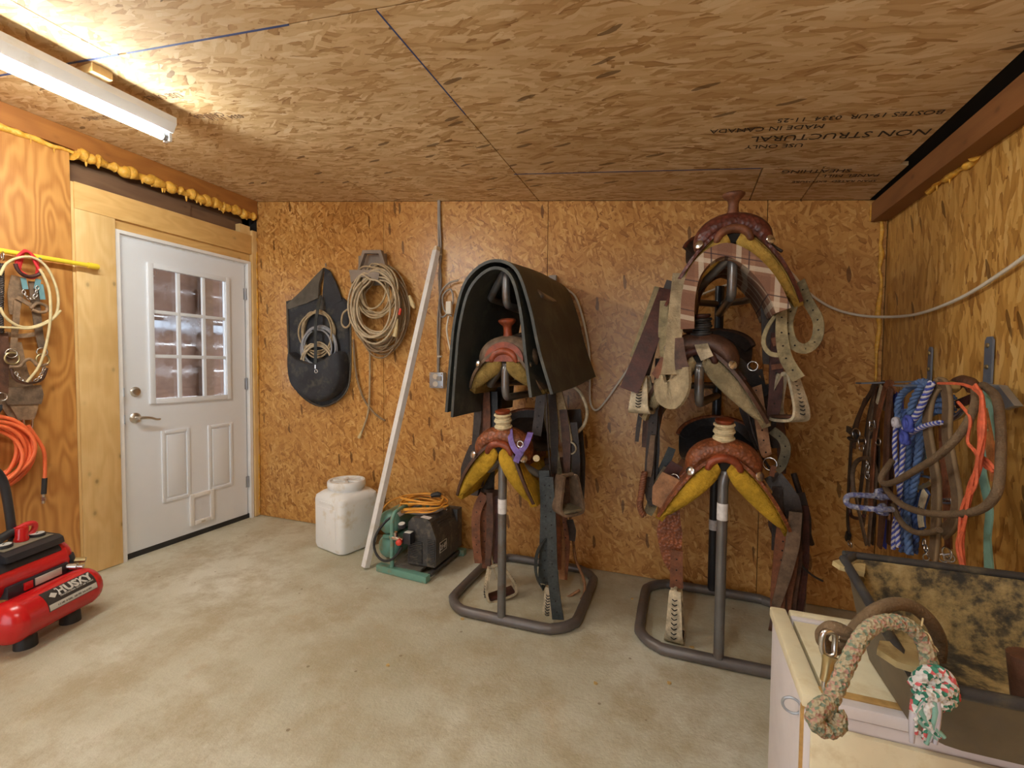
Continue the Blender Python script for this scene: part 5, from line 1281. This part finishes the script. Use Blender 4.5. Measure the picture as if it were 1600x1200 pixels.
# chestnut strap with buckle
cs = thing('leather_strap', PX(1480,740,.78), 'chestnut leather strap with a steel buckle and snap', 'strap')
XS(cs, 'strap', 'leather_strap', [(1472,668),(1474,710),(1478,760),(1480,800),(1482,856)], .775, [.030,.032,.034,.036,.034], .006)
XT(cs, 'buckle', 'chrome', [(1474,780),(1487,780),(1487,786),(1474,786)], .765, .004, sub=1, closed=True); ring(cs, 'snap', PX(1480,864,.775), .018, (1,.2,0)); ring(cs, 'snap', PX(1484,872,.775), .012, (.3,1,0)); ring(cs, 'snap', PX(1476,872,.775), .012, (.5,1,0))
# brass bell-ended headpiece at the top
hb_ = thing('sheepskin_roll', PX(1505,600,.80), 'brown leather roll with brass end on top of the halters', 'tack')
XT(hb_, 'roll', 'leather_brown', [(1488,606),(1500,596),(1514,598),(1522,608)], .80, .018); MB().lathe([(.016,0),(.017,.02),(.010,.03),(.002,.032)], PX(1494,606,.77), (-1,-.2,.2), 14).build('brass_end', 'brass', hb_)
XS(hb_, 'strap', 'leather_maroon', [(1495,632),(1510,626),(1520,622)], .79, .026); XT(hb_, 'steel_bar', 'chrome', [(1490,654),(1500,648),(1510,638)], .80, .010)
# orange baling twine
tw = thing('baling_twine', PX(1525,720,.70), 'frayed bundle of orange baling twine hanging over the brown rope', 'twine')
rng = random.Random(21)
main = [(1522,604),(1534,622),(1534,670),(1530,720),(1520,756),(1509,790),(1504,815),(1500,850),(1505,885)]
for k in range(9):
    XT(tw, 'strand', 'twine_orange', [(x+rng.uniform(-5,5)*(1 if 1 < i < 8 else .5), y+rng.uniform(-4,4)) for i, (x, y) in enumerate(main)], .685+rng.uniform(-.012,.012), .0034, n=5, sub=4)
for pts in ([(1497,628),(1512,646),(1516,660),(1512,690),(1524,705),(1530,720)],[(1530,710),(1546,722),(1554,734)],[(1533,716),(1548,732),(1552,738)],[(1466,599),(1500,600),(1520,606)],[(1516,696),(1528,712),(1540,730),(1552,733)]):
    XT(tw, 'strand', 'twine_orange', pts, .70, .004, n=5)
# mint webbing lead and orange-brown strap
mw = thing('webbing_lead', PX(1545,760,.80), 'mint green webbing lead hanging to the bottom of the tack', 'strap')
XS(mw, 'webbing', 'webbing_mint', [(1536,612),(1548,640),(1552,670),(1540,705),(1534,730),(1540,765),(1546,800),(1543,840),(1546,895)], .80, [.02,.03,.03,.026,.034,.036,.030,.028,.04], .004)
os_ = thing('leather_strap', PX(1545,690,.79), 'orange-brown punched leather strap in front of the mint webbing', 'strap')
XS(os_, 'strap', 'leather_orange', [(1536,640),(1544,680),(1550,720),(1554,752)], .77, [.028,.030,.030,.024], .006)
for x, y in ((1541,664),(1543,672)): MB().lathe([(.004,0),(.003,.002)], PX(x,y,.766), (-1,0,0), 8).build('hole_rivet', 'brass', os_)

# ---------------------------------------------------------------- chest, trough and ropes in front
plain('chest_cream', (.74,.66,.46), .6, var=.07, scale=9, c2=(.66,.55,.34))
plain('chest_lilac', (.70,.65,.66), .55, var=.05)
plain('chest_wear', (.50,.30,.10), .7, var=.3, scale=30)
CH = .66; cx0, cx1, cy0, cy1 = .222, .90, .955, 1.288
ch = thing('chest', ((cx0+cx1)/2, (cy0+cy1)/2, 0), 'cream painted wooden chest with framed lid under the black trough', 'chest')
MB().bbox(((cx0+cx1)/2, (cy0+cy1)/2, (CH-.03)/2), (cx1-cx0-.012, cy1-cy0-.012, CH-.03), .004).build('body', 'chest_lilac', ch)
MB().bbox((cx0+.018, (cy0+cy1)/2, CH-.012), (.036, cy1-cy0, .026), .006).build('lid_stile', 'chest_cream', ch)
MB().bbox(((cx0+cx1)/2+.02, cy1-.012, CH-.012), (cx1-cx0-.042, .024, .026), .006).build('lid_rail', 'chest_cream', ch)
MB().bbox(((cx0+cx1)/2+.02, cy1-.034, CH-.013), (cx1-cx0-.042, .017, .022), .003).build('lid_batten', 'chest_lilac', ch)
lp = MB().bbox(((cx0+cx1)/2+.02, (cy0+cy1)/2-.003, CH-.014), (cx1-cx0-.046, cy1-cy0-.088, .020), .003).build('lid_panel', 'chest_cream', ch)
MB().bbox(((cx0+cx1)/2+.01, cy0+.030, CH-.012), (cx1-cx0-.024, .018, .024), .004).build('worn_edge', 'chest_wear', ch)
MB().bbox(((cx0+cx1)/2+.01, cy0+.010, CH-.014), (cx1-cx0-.02, .022, .024), .004).build('lid_rail', 'chest_lilac', ch)
MB().bbox(((cx0+cx1)/2, cy0-.002, (CH-.04)/2), (cx1-cx0-.03, .012, CH-.06), .004).build('front_panel', 'chest_cream', ch)
MB().box((cx0+.004, cy0+.012, CH-.10), (.006,.006,.15)).build('corner_gap', 'chest_wear', ch)
ring(ch, 'ring_pull', (cx0-.006, cy0+.045, CH-.055), .016, (.2,1,.1), 'galvanised', .0028)
# muddy black trough resting on the chest
def mud():
    t = NT('muddy_poly'); t.surf(.6); co = t.coords(); a = t.noise(co, 11, 6, .72); b = t.noise(co, 40, 4, .7)
    f = t.math('ADD', t.math('MULTIPLY', a, .75), t.math('MULTIPLY', b, .25))
    t.color(t.ramp(f, [(.40,(.030,.029,.027)),(.455,(.085,.068,.040)),(.50,(.22,.165,.075)),(.56,(.36,.265,.115)),(.64,(.46,.36,.19))])); t.bump(b, .5, .006)
mud()
plain('mud_tan', (.42,.325,.155), .7, var=.2, scale=14, c2=(.27,.19,.08))
plain('poly_black', (.030,.031,.034), .45, var=.3, scale=9, c2=(.10,.085,.055))
plain('poly_outside', (.115,.088,.052), .6, var=.25, scale=9, c2=(.10,.08,.055))
tx0, tx1, ty0, ty1, tz0, tz1 = .345, .93, .845, 1.215, CH+.004, .800
tr = thing('trough', ((tx0+tx1)/2, (ty0+ty1)/2, tz0), 'muddy black plastic trough with pierced corner ears on the chest', 'trough')
def rrect(x0, x1, y0, y1, z, c, dz=0):
    o = []
    for sx_, sy_, a0 in ((1,1,0),(0,1,90),(0,0,180),(1,0,270)):
        for k in range(5):
            a_ = R(a0+22.5*k); px_ = (x1-c if sx_ else x0+c)+c*math.cos(a_); py_ = (y1-c if sy_ else y0+c)+c*math.sin(a_); o.append(Vector((px_, py_, z+dz*(py_-ty0)/(ty1-ty0))))
    return o
MB().rings([rrect(tx0+.25,tx1-.25,ty0+.15,ty1-.15,tz0,.02), rrect(tx0+.03,tx1,ty0+.05,ty1-.05,tz0,.05), rrect(tx0+.015,tx1,ty0+.02,ty1-.02,tz0+.08,.05), rrect(tx0+.004,tx1,ty0+.004,ty1-.004,tz1-.03,.045,.058), rrect(tx0,tx1,ty0,ty1,tz1-.022,.045,.058)], cap=False).build('shell', 'poly_outside', tr, 50)
MB().rings([rrect(tx0,tx1,ty0,ty1,tz1-.020,.045,.058), rrect(tx0+.012,tx1-.012,ty0+.012,ty1-.012,tz1-.018,.04,.058), rrect(tx0+.02,tx1-.02,ty0+.025,ty1-.02,tz0+.105,.05), rrect(tx0+.04,tx1-.03,ty0+.055,ty1-.045,tz0+.03,.05), rrect(tx0+.28,tx1-.28,ty0+.17,ty1-.17,tz0+.024,.005)], cap=False).build('inside', 'muddy_poly', tr, 50)
MB().tube(rrect(tx0+.002,tx1-.002,ty0+.002,ty1-.002,tz1-.016,.045,.058), .0095, n=8, sub=2, closed=True).build('rim', 'poly_black', tr, 60)
def ear(c, d1, d2, nm):
    c = Vector(c); d1 = Vector(d1); d2 = Vector(d2); n_ = d1.cross(d2).normalized()
    o = [c-d2*.8-d1*.2, c+d1*.7-d2*.55, c+d1*1.0, c+d1*.75+d2*.6, c-d1*.2+d2*.9]
    e = MB().prism(o, n_*.010).build('ear', 'mud_tan', tr); h = c+d1*.45
    MB().tube([h+n_*.011+(d1.normalized()*math.cos(R(a_))*1.3+d2.normalized()*math.sin(R(a_)))*.011 for a_ in range(0,360,40)], .0022, n=5, sub=2, closed=True).lathe([(.012,.0102),(.012,.0108)], h, n_, 12).build('ear_hole', 'dark_gap', e)
ear((.372,1.175,.832), (-.050,-.002,.006), (.012,.035,0), 'ear'); ear((.365,.895,.800), (-.055,-.004,.004), (.0,.05,0), 'ear')
MB().tube([(.548,.955,.66),(.540,.965,.80)], [.026,.030], n=14, sub=1).build('stump', 'leather_brown', None)
stp = bpy.data.objects['stump']; stp.name = 'wooden_post'; tag(stp, 'short round brown post standing inside the muddy trough', 'post')
# brown braided lead with a brass snap
b4 = thing('lead_rope', PY(1340,960,1.0), 'brown braided lead rope with a steel snap over the trough corner', 'rope')
MB().tube([PY(1466,1030,.985),PY(1468,1006,.98),PY(1462,985,.97),PY(1448,965,.96),PY(1425,948,.95),PY(1395,944,.93),PY(1362,958,.91),PY(1335,985,.89),PY(1322,1006,.875)], .0108, n=12, sub=5).build('rope', 'rope_brown', b4, 80)
MB().tube([PY(1340,1003,.86),PY(1322,988,.85),PY(1298,980,.85),PY(1284,992,.86),PY(1290,1008,.88),PY(1312,1014,.885),PY(1330,1004,.88)], .0098, n=10, sub=5).build('knot', 'rope_brown', b4, 80)
sn = MB().tube([PY(1304,990,.845),PY(1288,988,.84),PY(1284,1004,.84),PY(1288,1022,.84),PY(1302,1024,.84),PY(1304,1010,.845)], .0048, n=8, sub=4, closed=True).build('snap_ring', 'chrome', b4, 70)
MB().tube([PY(1296,1024,.84),PY(1294,1034,.838),PY(1292,1050,.836),PY(1289,1064,.834)], [.012,.0085,.008,.0075], n=10, sub=3).build('snap_body', 'brass', sn, 60)
MB().tube([PY(1290,1058,.834),PY(1288,1074,.832),PY(1294,1084,.832),PY(1304,1080,.832),PY(1306,1066,.833),PY(1297,1052,.835)], .0042, n=8, sub=4).build('snap_hook', 'chrome', sn, 70)
# multicoloured rope
rope_mat('rope_faded_mix', (.40,.33,.21), (.19,.23,.16), (.42,.24,.18), 230); rope_mat('rope_bright_mix', (.66,.63,.60), (.05,.22,.15), (.62,.12,.13), 170)
def braid(parent, name, mat, P, Rr, r, tp=11, k=4): return MB().strands(P, Rr, r, tp, k, 7, 6).build(name, mat, parent, 80)
mr = thing('lead_rope', PY(1330,1040,.84), 'thick faded multicoloured rope bent over the trough with a knotted bright end', 'rope')
braid(mr, 'rope', 'rope_faded_mix', [PY(1285,1120,.765),PY(1300,1090,.78),PY(1318,1050,.80),PY(1336,1012,.82),PY(1356,984,.84),PY(1385,972,.86),PY(1415,976,.87),PY(1440,998,.875),PY(1450,1025,.865),PY(1452,1050,.85)], .0054, .0068, 18)
braid(mr, 'knot', 'rope_faded_mix', [PY(1296,1098,.77),PY(1278,1108,.755),PY(1272,1126,.75),PY(1290,1140,.755),PY(1310,1132,.765),PY(1306,1112,.77)], .0058, .0070, 18)
for k, (dx, dy) in enumerate(((0,0),(6,14))):
    braid(mr, 'bright_knot', 'rope_bright_mix', [PY(1430+dx,1072+dy,.825),PY(1446+dx,1052+dy,.83),PY(1470+dx,1052+dy,.835),PY(1484+dx*.5,1072+dy,.83),PY(1466+dx,1086+dy,.815),PY(1440+dx,1084+dy,.812)], .0050, .0058, 22)
rng = random.Random(3)
for k in range(10): MB().tube([PY(1446+rng.uniform(-10,22),1078,.815),PY(1444+rng.uniform(-18,26),1110,.805),PY(1446+rng.uniform(-22,30),1150+rng.uniform(-8,14),.80)], [.006,.0055,.003], n=6, sub=3).build('frayed_end', ('rope_bright_mix','rope_stripe_white','webbing_mint')[k%3], mr, 80)
for pts in ([(1436,985),(1450,990),(1458,1008)],[(1444,1000),(1460,1010),(1466,1018)],[(1440,978),(1442,966)]): TU(mr, 'loose_fibre', 'rope_cream', pts, .87, .0012, n=4)
